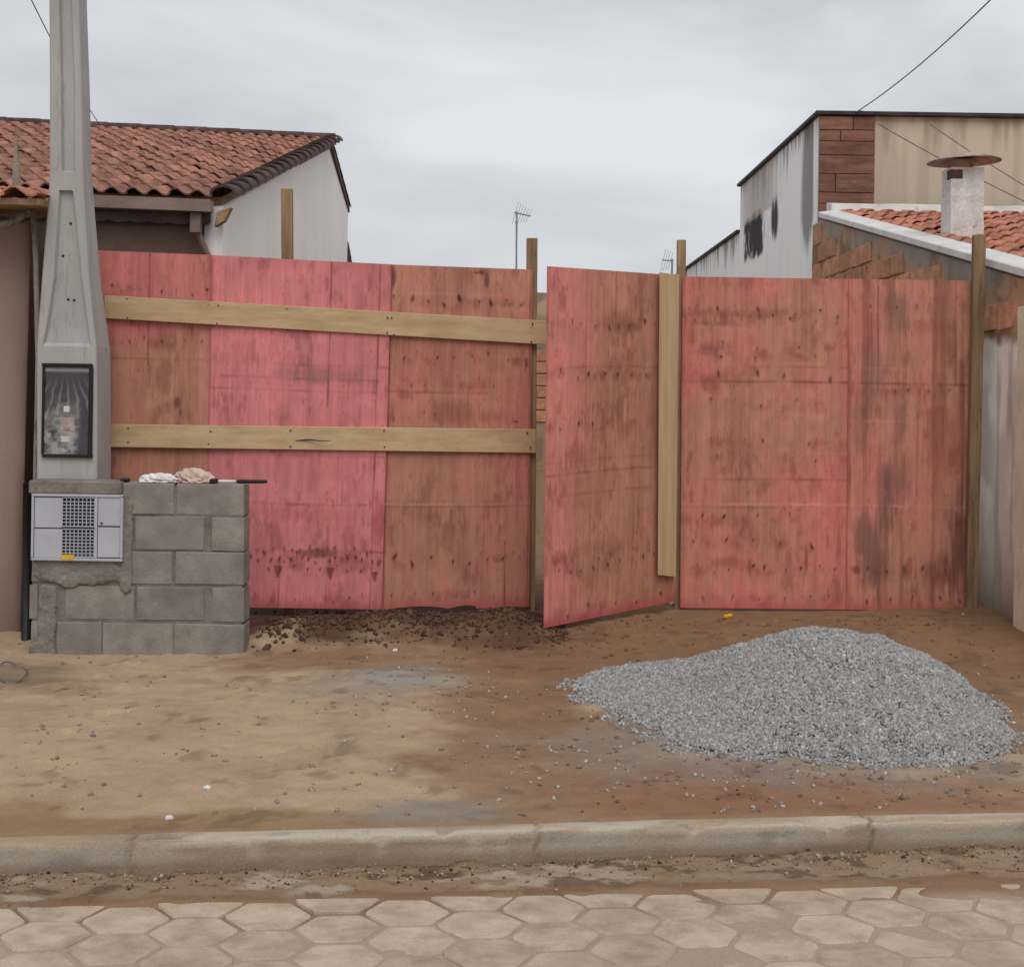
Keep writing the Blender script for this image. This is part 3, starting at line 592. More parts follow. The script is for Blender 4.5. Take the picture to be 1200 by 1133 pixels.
for (y0, y1) in ((583, 617.5), (619.8, 653.5)):
    g = MB(); x0, x1 = 71.8, 109.6; ncol, nrow = 8, 8
    rbox(g, x0, y0, x1, y0 + 1.0, YF + .006, YF + .012); rbox(g, x0, y1 - 1.2, x1, y1, YF + .006, YF + .012)
    for i in range(ncol + 1):
        xx = x0 + (x1 - x0) * i / ncol; rbox(g, xx - .45, y0 + 1, xx + .45, y1 - 1.2, YF + .006, YF + .012)
    for j in range(1, nrow):
        yy = y0 + 1 + (y1 - y0 - 2.2) * j / nrow
        rbox(g, x0, yy - .5, x1, yy + .5, YF + .0075, YF + .0105)
    g.build('grille', M['plastic'], cabinet)
rbox(MB(), 72, 650, 86, 655.5, YF - .003, YF + .004, .001).build('sticker', M['yellow'], cabinet)
k = MB(); X0, Z0, X1, Z1 = rectp(117, 613, 119.5, 616, DW - .035); k.tube([(X0 + .006, YF + .006, Z1), (X0 + .006, YF - .004, Z1)], .006, 8).build('latch', M['dark_int'], cabinet)

# pole
DP = DW + .215
sec = [  # py, left, right of the front face, depth, groove left, groove right, groove depth
    (-560, 62, 90, .11, 71, 84, .028), (0, 57.5, 92, .12, 69, 84, .028), (100, 58, 95, .125, 71, 88, .028), (200, 58, 97, .135, 72, 88, .028), (202, 58, 97, .135, 72, 88, 0),
    (223, 57, 98, .14, 69, 86, 0), (225, 57, 98, .14, 69, 86, .03), (325, 49, 104, .175, 63, 96, .03), (385, 44.5, 110, .20, 54, 104, .028), (402, 43.5, 112, .205, 50, 106, .02), (406, 43, 112.5, .21, 49, 106.5, 0),
    (430, 43, 113, .21, 50, 107, 0), (564, 43, 113.5, .21, 50, 107, 0), (790, 43, 113.5, .21, 50, 107, 0)]
pv, pf = [], []
for (py, xl_, xr_, t, gl, gr, gd) in sec:
    t = t * K
    X = lambda q_: W(q_, py, DP).x
    z = W(80, py, DP).z
    ch = .008
    pts = [(X(xl_), DP + ch), (X(xl_) + ch, DP), (X(gl), DP), (X(gl) + .01, DP + gd), (X(gr) - .01, DP + gd), (X(gr), DP), (X(xr_) - ch, DP), (X(xr_), DP + ch), (X(xr_), DP + t * .4), (X(xr_), DP + t - ch), (X(xr_) - ch, DP + t), (X(xl_) + ch, DP + t), (X(xl_), DP + t - ch), (X(xl_), DP + t * .4)]
    pv += [(a, b_, z) for a, b_ in pts]
n_ = 14
for i in range(len(sec) - 1):
    for j in range(n_):
        j2 = (j + 1) % n_; pf.append((i * n_ + j, (i + 1) * n_ + j, (i + 1) * n_ + j2, i * n_ + j2))
pf.append(tuple(range(n_))); pf.append(tuple((len(sec) - 1) * n_ + j for j in reversed(range(n_))))
pole = thing('concrete_pole', (W(80, 760, DP).x, DP + .1, .1), 'tall tapering concrete utility pole rising behind the block pier', 'utility pole')
fixn(mk('shaft', pv, pf, M['pole'], pole))
def prect(mb, x0, y0, x1, y1, ya, yb, bev=0):
    a, b_ = W(x0, (y0 + y1) / 2, DP), W(x1, (y0 + y1) / 2, DP); return mb.box((a.x, ya, W(80, y1, DP).z), (b_.x, yb, W(80, y0, DP).z), bev)
for (hx_, hy_) in ((80, 351), (87, 352), (74, 300), (83, 262)):
    q_ = W(hx_, hy_, DP + .03); MB().tube([q_ + Vector((0, -.004, 0)), q_ + Vector((0, .01, 0))], .008, 8).build('casting_hole', M['black'], pole)
vis = prect(MB(), 51, 428, 107, 534, DP - .004, DP + .002).build('meter_window', M['dark_int'], pole)
fr = MB(); 
prect(fr, 50, 426, 109, 429.5, DP - .022, DP + .002, .003); prect(fr, 50, 532.5, 109, 536, DP - .022, DP + .002, .003); prect(fr, 50, 429.5, 53, 532.5, DP - .022, DP + .002, .003); prect(fr, 105, 429.5, 109, 532.5, DP - .022, DP + .002, .003)
fr.build('window_frame', M['black'], vis)
prect(MB(), 75, 476, 82, 483, DP - .012, DP - .004, .002).build('meter_label', M['white_pl'], vis)
prect(MB(), 71, 489, 88, 504, DP - .013, DP - .004, .003).build('meter_part', M['copper'], vis)
prect(MB(), 72, 511, 82, 518, DP - .012, DP - .004, .002).build('meter_label', M['white_pl'], vis)
fx = np.linspace(53.5, 104.5, 60); fy = np.linspace(430, 532, 110); FX, FY = np.meshgrid(fx, fy)
aX = np.array([W(53.5, 480, DP).x]) + (FX - 53.5) * DP / F; aZ = W(80, 430, DP).z - (FY - 430) * DP / F
cr_ = 1 - np.abs(2 * fbm(FX / 9 + .02 * FY, FY / 16, 3, 12) - 1); cr2 = 1 - np.abs(2 * fbm(FX / 8, FY / 9, 4, 15) - 1)
low = sm(455, 505, FY - .25 * np.abs(FX - 72)); 
aY = DP - .015 - .004 * cr_ - .010 * low * (cr2 - .6)
fan = np.abs(np.sin(np.arctan2(FX - 78, FY - 400) * 22 + 1.5 * fbm(FX / 12, FY / 12, 2, 9)))
alpha = np.clip(.05 + .20 * sm(.80, 1.0, fan) * sm(436, 470, FY) * (1 - low) + low * .55 * sm(.35, .95, cr2) * (1 - sm(16, 26, np.abs(FX - 72 + .1 * (FY - 500)))) * (.4 + .6 * vno(FX / 6, FY / 6, 3)) + .3 * np.exp(-((FY - 434) / 2) ** 2), 0, .8)
idx = np.arange(FX.size).reshape(FX.shape); q = np.stack([idx[1:, :-1], idx[1:, 1:], idx[:-1, 1:], idx[:-1, :-1]], -1).reshape(-1, 4)
mk('plastic_film', np.stack([aX, aY, aZ], -1).reshape(-1, 3), q, M['film'], vis, True, np.repeat(alpha.reshape(-1, 1), 3, 1))

# things lying on the pier
zt = W(160, 566, DW).z + .004
def crumple(name, x0, x1, h, d, m, label, cat, seed):
    bm = bmesh.new(); bmesh.ops.create_icosphere(bm, subdivisions=4, radius=1.0)
    a, b_ = W(x0, 560, d).x, W(x1, 560, d).x; rr = np.array([v.co for v in bm.verts])
    n1_ = 1 - np.abs(2 * fbm(rr[:, 0] * 2.2 + rr[:, 2] * 1.3 + seed, rr[:, 1] * 2.2 - rr[:, 2] * 1.7, 3, seed) - 1)
    for v, k_ in zip(bm.verts, n1_):
        s_ = .35 + 1.0 * k_; v.co = Vector((v.co.x * s_ * (b_ - a) * .5, v.co.y * s_ * .05, max(v.co.z * s_, -.35) * h * .6 + h * .21))
    me = bpy.data.meshes.new(name); bm.to_mesh(me); bm.free(); me.materials.append(m)
    o = bpy.data.objects.new(name, me); COL.objects.link(o); o.location = ((a + b_) / 2, d, zt); WO[o.name] = o.location.copy()
    return props(o, label, cat)
crumple('plastic_bag', 168, 206, .055, DW + .06, M['white_pl'], 'small crumpled white plastic scrap lying on top of the block pier', 'plastic bag', 4)
crumple('paper_bag', 207, 246, .085, DW + .07, M['beige_pl'], 'crumpled beige bag heaped on the block pier beside the white scrap', 'bag', 9)
t0, t1, t2, t3 = W(250, 563.5, DW + .03), W(258, 563.5, DW + .03), W(277, 563, DW + .03), W(313, 562.5, DW + .03)
tool = thing('hand_tool', (t1.x, t1.y, zt), 'hand tool with black handle and pale shank sticking out over the pier end', 'tool')
zz = zt + .012
MB().tube([(t2.x, t2.y, zz), (t2.x + .02, t2.y, zz), (t3.x - .02, t3.y - .004, zz + .002), (t3.x, t3.y - .004, zz + .002)], [.009, .012, .011, .008], 8).build('handle', M['black'], tool, True)
MB().tube([(t1.x - .02, t1.y, zz), (t2.x, t2.y, zz)], .008, 8).build('shank', M['white_pl'], tool, True)
MB().box((t0.x - .02, t0.y - .02, zt), (t1.x - .01, t0.y + .03, zt + .026), .006).build('head', M['black'], tool)
w0 = W(147, 563, DW + .05); 
o = MB().box((w0.x - .03, w0.y - .02, zt), (w0.x + .025, w0.y + .03, zt + .02), .007).build('rubber_scrap', M['black']); props(o, 'small black scrap on the block pier right beside the cap slab', 'scrap')

# ------------------------------------------------------------------ left neighbour: porch wall close by
def wall_col(base, stain, seed, k=.6, streak=.5, top=None, base_d=None, extra=None):
    base = np.array(base); stain = np.array(stain)
    def f(u, v):
        h = v.max(); c = np.broadcast_to(base, u.shape + (3,)).copy()
        c = c * (.93 + .14 * fbm(u * 1.6, v * 1.6, 4, seed))[..., None]
        st = fbm(u * 9, v * .55, 4, seed + 3)
        c = lerp(c, stain, sm(.5, .75, st) * streak * .8)
        if top is not None: c = lerp(c, np.array(top[0]), sm(top[1], top[1] + .25, fbm(u * 11, v * 1.0, 4, seed + 7) * (.35 + .9 * np.exp(-((h - v) / top[2]))) ) * top[3])
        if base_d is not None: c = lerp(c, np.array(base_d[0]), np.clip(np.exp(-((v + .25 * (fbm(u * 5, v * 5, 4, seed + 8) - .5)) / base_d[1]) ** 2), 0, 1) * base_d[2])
        if extra: c = extra(u, v, c)
        return c
    return f
PW = 5.93 * K
porch = thing('porch_wall', (W(10, 750, PW).x, PW, .15), 'bare grey brown wall at the left picture edge with tiled porch eave', 'wall')
def wextra(u, v, c): 
    w = u.max(); return lerp(c, np.array(S(96, 74, 62)), np.clip(np.exp(-((w - u) / .05)) * (.4 + fbm(u * 9, v * 2.5, 3, 5)), 0, .9))
slab('wall', [Vector((-6.5, PW, .1)), W(23, 768, PW), W(36, 262, PW), Vector((-6.5, PW, W(36, 262, PW).z))], .15, 200, 260, wall_col(S(146, 128, 118), S(120, 100, 90), 77, .5, .3, None, (S(110, 92, 78), .5, .6), wextra), M['wall'], porch)
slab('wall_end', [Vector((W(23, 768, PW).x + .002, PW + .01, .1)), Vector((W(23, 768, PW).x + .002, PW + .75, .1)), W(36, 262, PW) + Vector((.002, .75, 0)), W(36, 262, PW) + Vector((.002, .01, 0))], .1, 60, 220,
     wall_col(S(100, 80, 70), S(64, 50, 43), 78, .5, .9, None, (S(34, 29, 26), 1.1, .95)), M['wall'], porch, None, None, Vector((-1, 0, 0)))  # lower part painted near black in place of the gap's shade
for i in range(14): pass
ez = W(20, 238, PW - .25).z
MB().hexa([Vector((-6.6, (PW - .4), ez - .02)), Vector((W(45, 238, (PW - .4)).x, (PW - .4), ez - .03)), Vector((W(45, 238, (PW - .4)).x, (PW - .4), ez + .01)), Vector((-6.6, (PW - .4), ez + .02)),
           Vector((-6.6, (PW + .6), ez + .02)), Vector((W(45, 238, (PW - .4)).x, (PW + .6), ez + .03)), Vector((W(45, 238, (PW - .4)).x, (PW + .6), ez + .07)), Vector((-6.6, (PW + .6), ez + .08))], .004).build('eave_board', M['timber'], porch)
MB().tube([W(-30, 268, PW - .3), W(10, 262, PW - .22), W(34, 249, PW - .06)], .022, 8).build('rafter', M['pvc'], porch, True)
dp = MB(); dp.tube([W(36, 236, PW - .03), W(39, 246, PW - .04), W(42, 300, PW - .045), W(45, 420, PW - .045), W(42, 565, PW - .045), W(40, 770, PW - .045)], .018, 8).build('downpipe', M['pvc'], porch, True)
# black conduits beside the pier
cd = thing('conduit', (W(29, 768, 5.75 * K).x, 5.75 * K, .12), 'black conduit pipe standing in the gap between the left wall and block pier', 'conduit')
for (x_, d_, yt, r_) in ((31, 5.82 * K, 566, .030),):
    MB().tube([W(x_ - .5, 772, d_), W(x_ + 1, 660, d_), W(x_ + 2, yt, d_)], r_, 10).build('pipe', M['black'], cd, True)
# lath sticking up over the porch roof
o = fixn(MB().hexa([W(13, 228, 6.2 * K), W(24, 228, 6.2 * K), W(19.5, 164, 6.2 * K), W(17, 164, 6.2 * K)] + [v + Vector((0, .03, 0)) for v in (W(13, 228, 6.2 * K), W(24, 228, 6.2 * K), W(19.5, 164, 6.2 * K), W(17, 164, 6.2 * K))], .002).build('stake', M['pvc'])); props(o, 'grey pointed stake rising above the porch eave at the left edge', 'stake')

# ------------------------------------------------------------------ tiles
def tile_mesh(pitch, length, m, name):
    prof = []
    for i in range(8):
        t = i / 7; x = (t - .5) * pitch * 1.08
        z = pitch * .30 * math.sin(math.pi * min(1, max(0, (t - .02) / .66))) ** .8 if t < .68 else .004 + .010 * ((t - .84) / .16) ** 2
        prof.append((x, z))
    v = []
    for (y, sc_, dz) in ((0, 1.06, .014), (length, .94, 0.0)):
        for (x, z) in prof: v.append((x * sc_, y, z * sc_ + dz))
    for (x, z) in prof: v.append((x * 1.06, .002, z * 1.06 + .014 - .014))
    f = []; n = 8
    for i in range(n - 1):
        f.append((i, i + 1, n + i + 1, n + i)); f.append((2 * n + i, 2 * n + i + 1, i + 1, i))
    me = bpy.data.meshes.new(name); me.from_pydata(v, [], f); me.update(); me.materials.append(m)
    return me
def tiled_roof(parent, E0, alongv, upv, ncol, nrow, pitch, rowl, m, vis, limit=300, skip=None):
    """E0: eave corner; alongv: unit vector along the eave; upv: vector of the whole slope from eave to ridge"""
    me = tile_mesh(pitch, rowl * 1.12, m, 'roof_tile'); up = upv.normalized(); ax = alongv
    nrm = ax.cross(up); nrm.normalize()
    if nrm.z < 0: nrm = -nrm
    X = up.cross(nrm); Rm = Matrix((X, up, nrm)).transposed().to_euler()
    inv = []
    for r in range(nrow):
        for c in range(ncol):
            p = E0 + ax * ((c + .5) * pitch) + up * (r * rowl) + nrm * .012
            pp = proj(p)
            if vis(pp): inv.append((p.y, p))
    inv.sort(key=lambda t: t[0])
    proto = bpy.data.objects.new('roof_tile', me)
    first = True
    for i, (_, p) in enumerate(inv):
        if i < limit:
            o = proto if first else proto.copy(); first = False
            COL.objects.link(o); o.parent = parent
            q = p + nrm * random.uniform(-.004, .006) + up * random.uniform(-.02, .02) + ax * random.uniform(-.008, .008)
            o.location = q - wo(parent); WO[o.name] = q
            e_ = Rm.copy(); e_.z += random.uniform(-.025, .025); e_.x += random.uniform(-.012, .012); o.rotation_euler = e_
    rest = inv[limit:]
    if rest:
        v, f = [], []; base = [x.co.copy() for x in me.vertices]; Mx = Rm.to_matrix()
        for (_, p) in rest:
            b0 = len(v); v += [p + Mx @ c_ for c_ in base]; f += [tuple(k_ + b0 for k_ in pl.vertices) for pl in me.polygons]
        mk('roof_tile', v, f, m, parent, False, None, 'stuff')
    return nrm, X, Rm
# left house
aL = math.radians(12.0); eL = Vector((-math.cos(aL), -math.sin(aL), 0))
HD = 7.9 * K; ER = W(254, 234, HD); RR = W(388, 166, 12.5 * K); UP = RR - ER
house = thing('tiled_house', (-4.5, 16, .2), 'house on the left with mouldy terracotta tile roof and white gable wall', 'house')
ER2 = ER + UP.normalized() * .16
roofL = MB().hexa([ER2 + eL * 9, ER2.copy(), RR.copy(), RR + eL * 9] + [v + Vector((0, .03, -.08)) for v in (ER2 + eL * 9, ER2, RR, RR + eL * 9)]).build('roof', M['timber'], house)
ns = int(UP.length / .38)
tiled_roof(roofL, ER + eL * .05, eL, UP, 40, ns + 1, .165, UP.length / ns, M['tile'], lambda p: p[0] > -70, 300)
# ridge and verge tiles
def cap_tile(name, a, b_, r, m, parent, up=Vector((0, 0, 1)), lift=0.0):
    a, b_ = Vector(a), Vector(b_); t = (b_ - a).normalized(); s_ = t.cross(up); s_.normalize(); u_ = s_.cross(t); v, f = [], []
    for (p, rr_) in ((a, r), (b_, r * .9)):
        for k_ in range(9):
            an = math.pi * k_ / 8; v.append(p + s_ * math.cos(an) * rr_ + u_ * (math.sin(an) * rr_ * .8 + lift))
    for k_ in range(9):
        an = math.pi * k_ / 8; v.append(a + s_ * math.cos(an) * r * .82 + u_ * (math.sin(an) * r * .62 + lift))
    for k_ in range(8):
        f.append((k_, k_ + 1, 9 + k_ + 1, 9 + k_)); f.append((18 + k_, 18 + k_ + 1, k_ + 1, k_))
    return fixn(mk(name, v, f, m, parent))
Rr = RR + Vector((.05, 0, .03))
for i in range(16):
    cap_tile('ridge_tile', Rr + eL * (i * .40), Rr + eL * (i * .40 + .44), .095, M['tile_dark'], roofL)
nv_ = 20
for i in range(nv_):
    a = ER.lerp(RR, (i) / nv_) + Vector((.05, 0, .030)); b_ = ER.lerp(RR, (i + 1.15) / nv_) + Vector((.05, 0, .002))
    cap_tile('verge_tile', a, b_, .108 + .008 * random.random(), M['tile_dark'], roofL)
# back slope
BB = W(409, 242, 14.0 * K); 
MB().hexa([RR + Vector((.02, 0, 0)), RR + eL * 8, BB + eL * 8, BB + Vector((.01, 0, 0))] + [v + Vector((0, 0, -.09)) for v in (RR + Vector((.02, 0, 0)), RR + eL * 8, BB + eL * 8, BB + Vector((.01, 0, 0)))]).build('roof_slope', M['tile_dark'], house)
for i in range(6):
    a = RR.lerp(BB, i / 6) + Vector((.0, 0, .01)); b_ = RR.lerp(BB, (i + 1.2) / 6) + Vector((.0, 0, .01)); cap_tile('verge_tile', b_ - Vector((.02, 0, 0)), a - Vector((.02, 0, 0)), .05, M['tile_dark'], roofL)
# gable wall (one five-sided wall with thickness)
Xg = -2.37
zr = RR.z - .10; ze = ER.z - .10
def gable_grid():
    ys = np.linspace(HD + .12, 13.95 * K, 260); vs_ = np.linspace(0, 1, 160); Yg, Vg = np.meshgrid(ys, vs_)
    top = np.where(Yg < RR.y, ER.z - .05 + (RR.z - ER.z) * (Yg - ER.y) / (RR.y - ER.y), RR.z - .05 + (BB.z - RR.z) * (Yg - RR.y) / (BB.y - RR.y)) - .02
    Zg = .1 + (top - .1) * Vg
    f = wall_col(S(243, 240, 236), S(224, 220, 214), 31, .5, .25, (S(200, 194, 186), .52, .4, .35))
    c = f(Yg - HD, Zg)
    nv2 = Yg.size; idx = np.arange(nv2).reshape(Yg.shape)
    q = np.stack([idx[:-1, :-1], idx[:-1, 1:], idx[1:, 1:], idx[1:, :-1]], -1).reshape(-1, 4)
    P = np.stack([np.full(Yg.shape, Xg), Yg, Zg], -1).reshape(-1, 3)
    P2 = P.copy(); P2[:, 0] -= .15
    ring = np.concatenate([idx[0, :], idx[1:, -1], idx[-1, -2::-1], idx[-2:0:-1, 0]]); r1 = np.roll(ring, -1)
    side = np.stack([r1, ring, ring + nv2, r1 + nv2], -1)
    return mk('gable_wall', np.concatenate([P, P2]), np.concatenate([q, q[:, ::-1] + nv2, side]), M['wall'], house, False, np.concatenate([c.reshape(-1, 3)] * 2))
gable_grid()
fw = [ER + Vector((-.02, .22, 0)), ]
A = Vector((Xg - .16, HD + .14, .1)); Bv = A + eL * 6.5
MB().hexa([Vector((Bv.x, Bv.y, .1)), A, Vector((A.x, A.y, ER.z + .03)), Vector((Bv.x, Bv.y, ER.z + .03))] + [v + Vector((0, .15, 0)) for v in (Vector((Bv.x, Bv.y, .1)), A, Vector((A.x, A.y, ER.z + .03)), Vector((Bv.x, Bv.y, ER.z + .03)))]).build('front_wall', M['brown_wall'], house)
# gutter (open box channel) and its downpipe
gt = MB(); g0_ = ER + Vector((-.03, -.10, -.012)); 
def along(p, t): return p + eL * t
for (dy0, dz0, dy1, dz1) in ((0, 0, .012, -.085), (0, -.085, .12, -.097), (.11, 0, .122, -.085)):
    a0 = g0_ + Vector((0, dy0, 0)); 
    q_ = [along(a0, 6) + Vector((0, 0, dz1)), a0 + Vector((0, 0, dz1)), a0 + Vector((0, 0, dz0)), along(a0, 6) + Vector((0, 0, dz0))]
    gt.hexa(q_ + [v + Vector((0, dy1 - dy0, 0)) for v in q_])
gt.build('gutter', M['gutter'], house)
# scalloped valance under the gutter
va = MB(); n = 0
pts_t = []; pts_b = []
for i in range(0, 161):
    t = i * .02; sc_ = .018 * abs(math.sin(math.pi * t / .16)); p = ER + Vector((-.06, .06, -.13)) + eL * t
    pts_t.append(p + Vector((0, 0, .05))); pts_b.append(p + Vector((0, 0, -.055 - sc_)))
V_ = []; F_ = []
for a, b_ in zip(pts_t, pts_b): V_ += [a, b_, a + Vector((0, .012, 0)), b_ + Vector((0, .012, 0))]
for i in range(160):
    k_ = i * 4; F_ += [(k_, k_ + 4, k_ + 5, k_ + 1), (k_ + 2, k_ + 3, k_ + 7, k_ + 6), (k_ + 1, k_ + 5, k_ + 7, k_ + 3)]
mk('valance', V_, F_, mat('dark_valance', S(108, 92, 86), S(88, 74, 68), (6, 6, 6), rand=0), house)
dpt = MB(); dpt.box((W(223, 262, HD - .04).x, HD - .06, W(223, 273, HD - .04).z), (W(235, 262, HD - .04).x, HD + .02, W(223, 249, HD - .04).z), .004)
dpt.tube([W(229, 271, HD - .02), W(234, 277, HD), W(246, 305, HD + .08), W(247, 420, HD + .09)], .026, 8); dpt.build('downpipe', M['gutter'], house)
fixn(MB().hexa([W(251, 266, HD - .02), W(263, 259, HD - .02), W(271, 243, HD - .02), W(254, 248, HD - .02)] + [v + Vector((0, .09, 0)) for v in (W(251, 266, HD - .02), W(263, 259, HD - .02), W(271, 243, HD - .02), W(254, 248, HD - .02))], .004).build('fascia_end', M['timber'], house))
# lower roof edge behind the gable
fixn(MB().hexa([W(403, 308, 14.4 * K), W(413, 308, 14.4 * K), W(409, 285, 14.4 * K), W(404.5, 277, 14.4 * K)] + [v + Vector((-.4, 1.2, 0)) for v in (W(403, 308, 14.4 * K), W(413, 308, 14.4 * K), W(409, 285, 14.4 * K), W(404.5, 277, 14.4 * K))], .01).build('rear_eave', M['tile_dark'], house))
# porch eave tiles (needs tile helper)
me_t = tile_mesh(.19, .42, M['tile_orange'], 'roof_tile')
xe = W(45, 238, PW - .4).x
for i in range(9):
    for r in range(2):
        o = bpy.data.objects.new('roof_tile', me_t); COL.objects.link(o); o.parent = porch
        q_ = Vector((xe - .10 - i * .19, PW - .45 + r * .36, ez + .008 + r * .04)); WO[o.name] = q_; o.location = q_ - wo(porch); o.rotation_euler = (.10, 0, random.uniform(-.02, .02))

# ------------------------------------------------------------------ right: low house with chimney, tall house behind
XW = 3.20
AP = WX(965, 251, XW); EV = WX(1200, 316, XW)
sl = (AP.z - EV.z) / (AP.y - EV.y)
def rake_z(y): return AP.z + (y - AP.y) * sl
low = thing('brick_house', (4.5, 13, .2), 'low house on the right with orange tile roof and bare clay block side wall', 'house')
def side_grid():
    ys = np.linspace(5.75 * K, 10.5 * K, 300); vs_ = np.linspace(0, 1, 220); Yg, Vg = np.meshgrid(ys, vs_)
    top = np.minimum(rake_z(Yg), AP.z) - .06; Zg = .05 + (top - .05) * Vg
    n = fbm(Yg * 3, Zg * 3, 5, 51); n2 = fbm(Yg * 10, Zg * 1.2, 4, 55)
    c = np.broadcast_to(np.array(S(238, 232, 222)), Yg.shape + (3,)).copy()
    c = lerp(c, np.array(S(200, 193, 182)), sm(.42, .68, n) * .8); c = lerp(c, np.array(S(124, 120, 117)), sm(.60, .74, n2) * .45)
    c = lerp(c, np.array(S(146, 132, 114)), sm(1.05, .35, Zg + .5 * (n - .5)) * .8)
    c = lerp(c, np.array(S(82, 72, 56)), np.exp(-((Zg - .2) / .18) ** 2) * .7)
    edge = 2.08 + .16 * (n - .5) * 2
    c = lerp(c, np.array(S(176, 160, 140)), 1 - sm(6.17 * K, 6.19 * K, Yg))
    up = sm(edge - .03, edge + .05, Zg)
    rough_c = lerp(np.broadcast_to(np.array(S(176, 140, 110)), Yg.shape + (3,)), np.array(S(130, 104, 82)), sm(.4, .65, fbm(Yg * 6, Zg * 8, 5, 58)))
    rough_c = lerp(rough_c, np.array(S(150, 144, 136)), sm(.26, .06, top - Zg) * sm(.3, .5, fbm(Yg * 2, Zg * 2, 3, 59)) * .8)
    c = lerp(c, rough_c, up)
    XX = XW - up * .012 * fbm(Yg * 8, Zg * 9, 4, 60) - .004 * n
    nv2 = Yg.size; idx = np.arange(nv2).reshape(Yg.shape)
    q = np.stack([idx[:-1, :-1], idx[1:, :-1], idx[1:, 1:], idx[:-1, 1:]], -1).reshape(-1, 4)
    P = np.stack([XX, Yg, Zg], -1).reshape(-1, 3); P2 = P.copy(); P2[:, 0] = XW + .15
    ring = np.concatenate([idx[0, :], idx[1:, -1], idx[-1, -2::-1], idx[-2:0:-1, 0]]); r1 = np.roll(ring, -1)
    side = np.stack([ring, r1, r1 + nv2, ring + nv2], -1)
    return mk('side_wall', np.concatenate([P, P2]), np.concatenate([q, q[:, ::-1] + nv2, side]), M['wall'], low, False, np.concatenate([c.reshape(-1, 3)] * 2))
sw = side_grid()
bl, bh = .44, .19; rb = random.Random(3)
zrow = 2.16
r = 0
while zrow < AP.z - .2:
    y = 5.9 * K + (.2 if r % 2 else 0)
    while y < 10.4 * K:
        y1 = y + bl * rb.uniform(.92, 1.0)
        ztop = zrow + bh - .02
        if ztop < min(rake_z(y), rake_z(y1), AP.z) - (.08 if y > 11 else .14) * (0.7 + .6 * rb.random()) and rb.random() < (.95 if y > 11 else .78) and y1 < 10.45 * K:
            pr = rb.uniform(.012, .030); tz = rb.uniform(-.008, .008)
            MB().hexa([(XW - pr, y1, zrow + tz), (XW - pr * .8, y + .015, zrow - tz), (XW - pr, y + .015, ztop - tz), (XW - pr * .9, y1, ztop + tz)] + [(XW + .02, a, b_) for a, b_ in ((y1, zrow), (y + .015, zrow), (y + .015, ztop), (y1, ztop))], .006).build('brick', M['brick'], sw)
        y += bl
    zrow += bh; r += 1
# white verge flashing along the rake
y0, y1 = 5.7 * K, AP.y + .02
MB().hexa([(XW - .05, y0, rake_z(y0) - .035), (XW - .05, y1, rake_z(y1) - .035), (XW - .05, y1, rake_z(y1) + .02), (XW - .05, y0, rake_z(y0) + .02),
           (XW + .14, y0, rake_z(y0) - .055), (XW + .14, y1, rake_z(y1) - .055), (XW + .14, y1, rake_z(y1) + .045), (XW + .14, y0, rake_z(y0) + .045)], .006).build('verge_flashing', M['white_metal'], low)
UP2 = Vector((0, AP.y - 5.5 * K, rake_z(AP.y) - rake_z(5.5 * K))); E2 = Vector((XW + .12, 5.5 * K, rake_z(5.5 * K) + .0))
roofR = MB().hexa([E2 + Vector((0, 0, -.09)), E2 + Vector((6, 0, -.09)), E2 + Vector((6, 0, -.02)), E2 + Vector((0, 0, -.02))] + [v + UP2 for v in (E2 + Vector((0, 0, -.09)), E2 + Vector((6, 0, -.09)), E2 + Vector((6, 0, -.02)), E2 + Vector((0, 0, -.02)))]).build('roof', M['timber'], low)
ns2 = int(UP2.length / .36)
tiled_roof(roofR, E2 + Vector((0, 0, -.015)), Vector((1, 0, 0)), UP2, 26, ns2, .21, UP2.length / ns2, M['tile_orange'], lambda p: p[0] < 1290, 300)
# flashing where the roof meets the tall house, in lapped lengths
for i in range(7):
    x0 = XW + .08 + i * .62; zf = AP.z + .02 + rb.uniform(-.008, .008)
    MB().hexa([(x0, AP.y - .03, zf + .01), (x0 + .63, AP.y - .03, zf + .008), (x0 + .63, AP.y - .015, zf + .085), (x0, AP.y - .015, zf + .09), (x0, AP.y + .25, zf + .01), (x0 + .63, AP.y + .25, zf + .008), (x0 + .63, AP.y + .25, zf + .12), (x0, AP.y + .25, zf + .125)], .004).build('ridge_flashing', M['white_metal'], low)
MB().box((5.3, 6.05 * K, .1), (9, 6.05 * K + .15, 2.4)).build('front_wall', M['rough_render'], low)
yp = 3.15 * F / un(1190, 520)[0]
MB().box((3.15, yp - .5, .05), (3.42, yp, 2.28), .006).build('pier', mat('beige_render', S(222, 206, 184), S(200, 184, 162), (3, 3, 3), rand=0, stain=(S(130, 114, 96), (5, 5, 2), .55, .72, .6)), low)
# chimney
DC = 7.62 * K
cl, crr = W(1114, 240, DC).x, W(1153, 240, DC).x
zc0, zc1 = W(1130, 300, DC).z, W(1130, 196, DC).z
chm = thing('chimney', ((cl + crr) / 2, DC + .13, zc0), 'square white sooty chimney with a conical rusty cap on the tile roof', 'chimney')
nz_ = 16; cv = []; cf = []
for i in range(nz_ + 1):
    z = zc0 - .2 + (zc1 - zc0 + .2) * i / nz_; j = lambda: rb.uniform(-.004, .004)
    cv += [(cl + j(), DC + j(), z), (crr + j(), DC + j(), z), (crr + j(), DC + .26 + j(), z), (cl + j(), DC + .26 + j(), z)]
for i in range(nz_):
    for k_ in range(4): cf.append((i * 4 + k_, i * 4 + (k_ + 1) % 4, (i + 1) * 4 + (k_ + 1) % 4, (i + 1) * 4 + k_))
cf += [(3, 2, 1, 0), tuple(nz_ * 4 + k_ for k_ in range(4))]
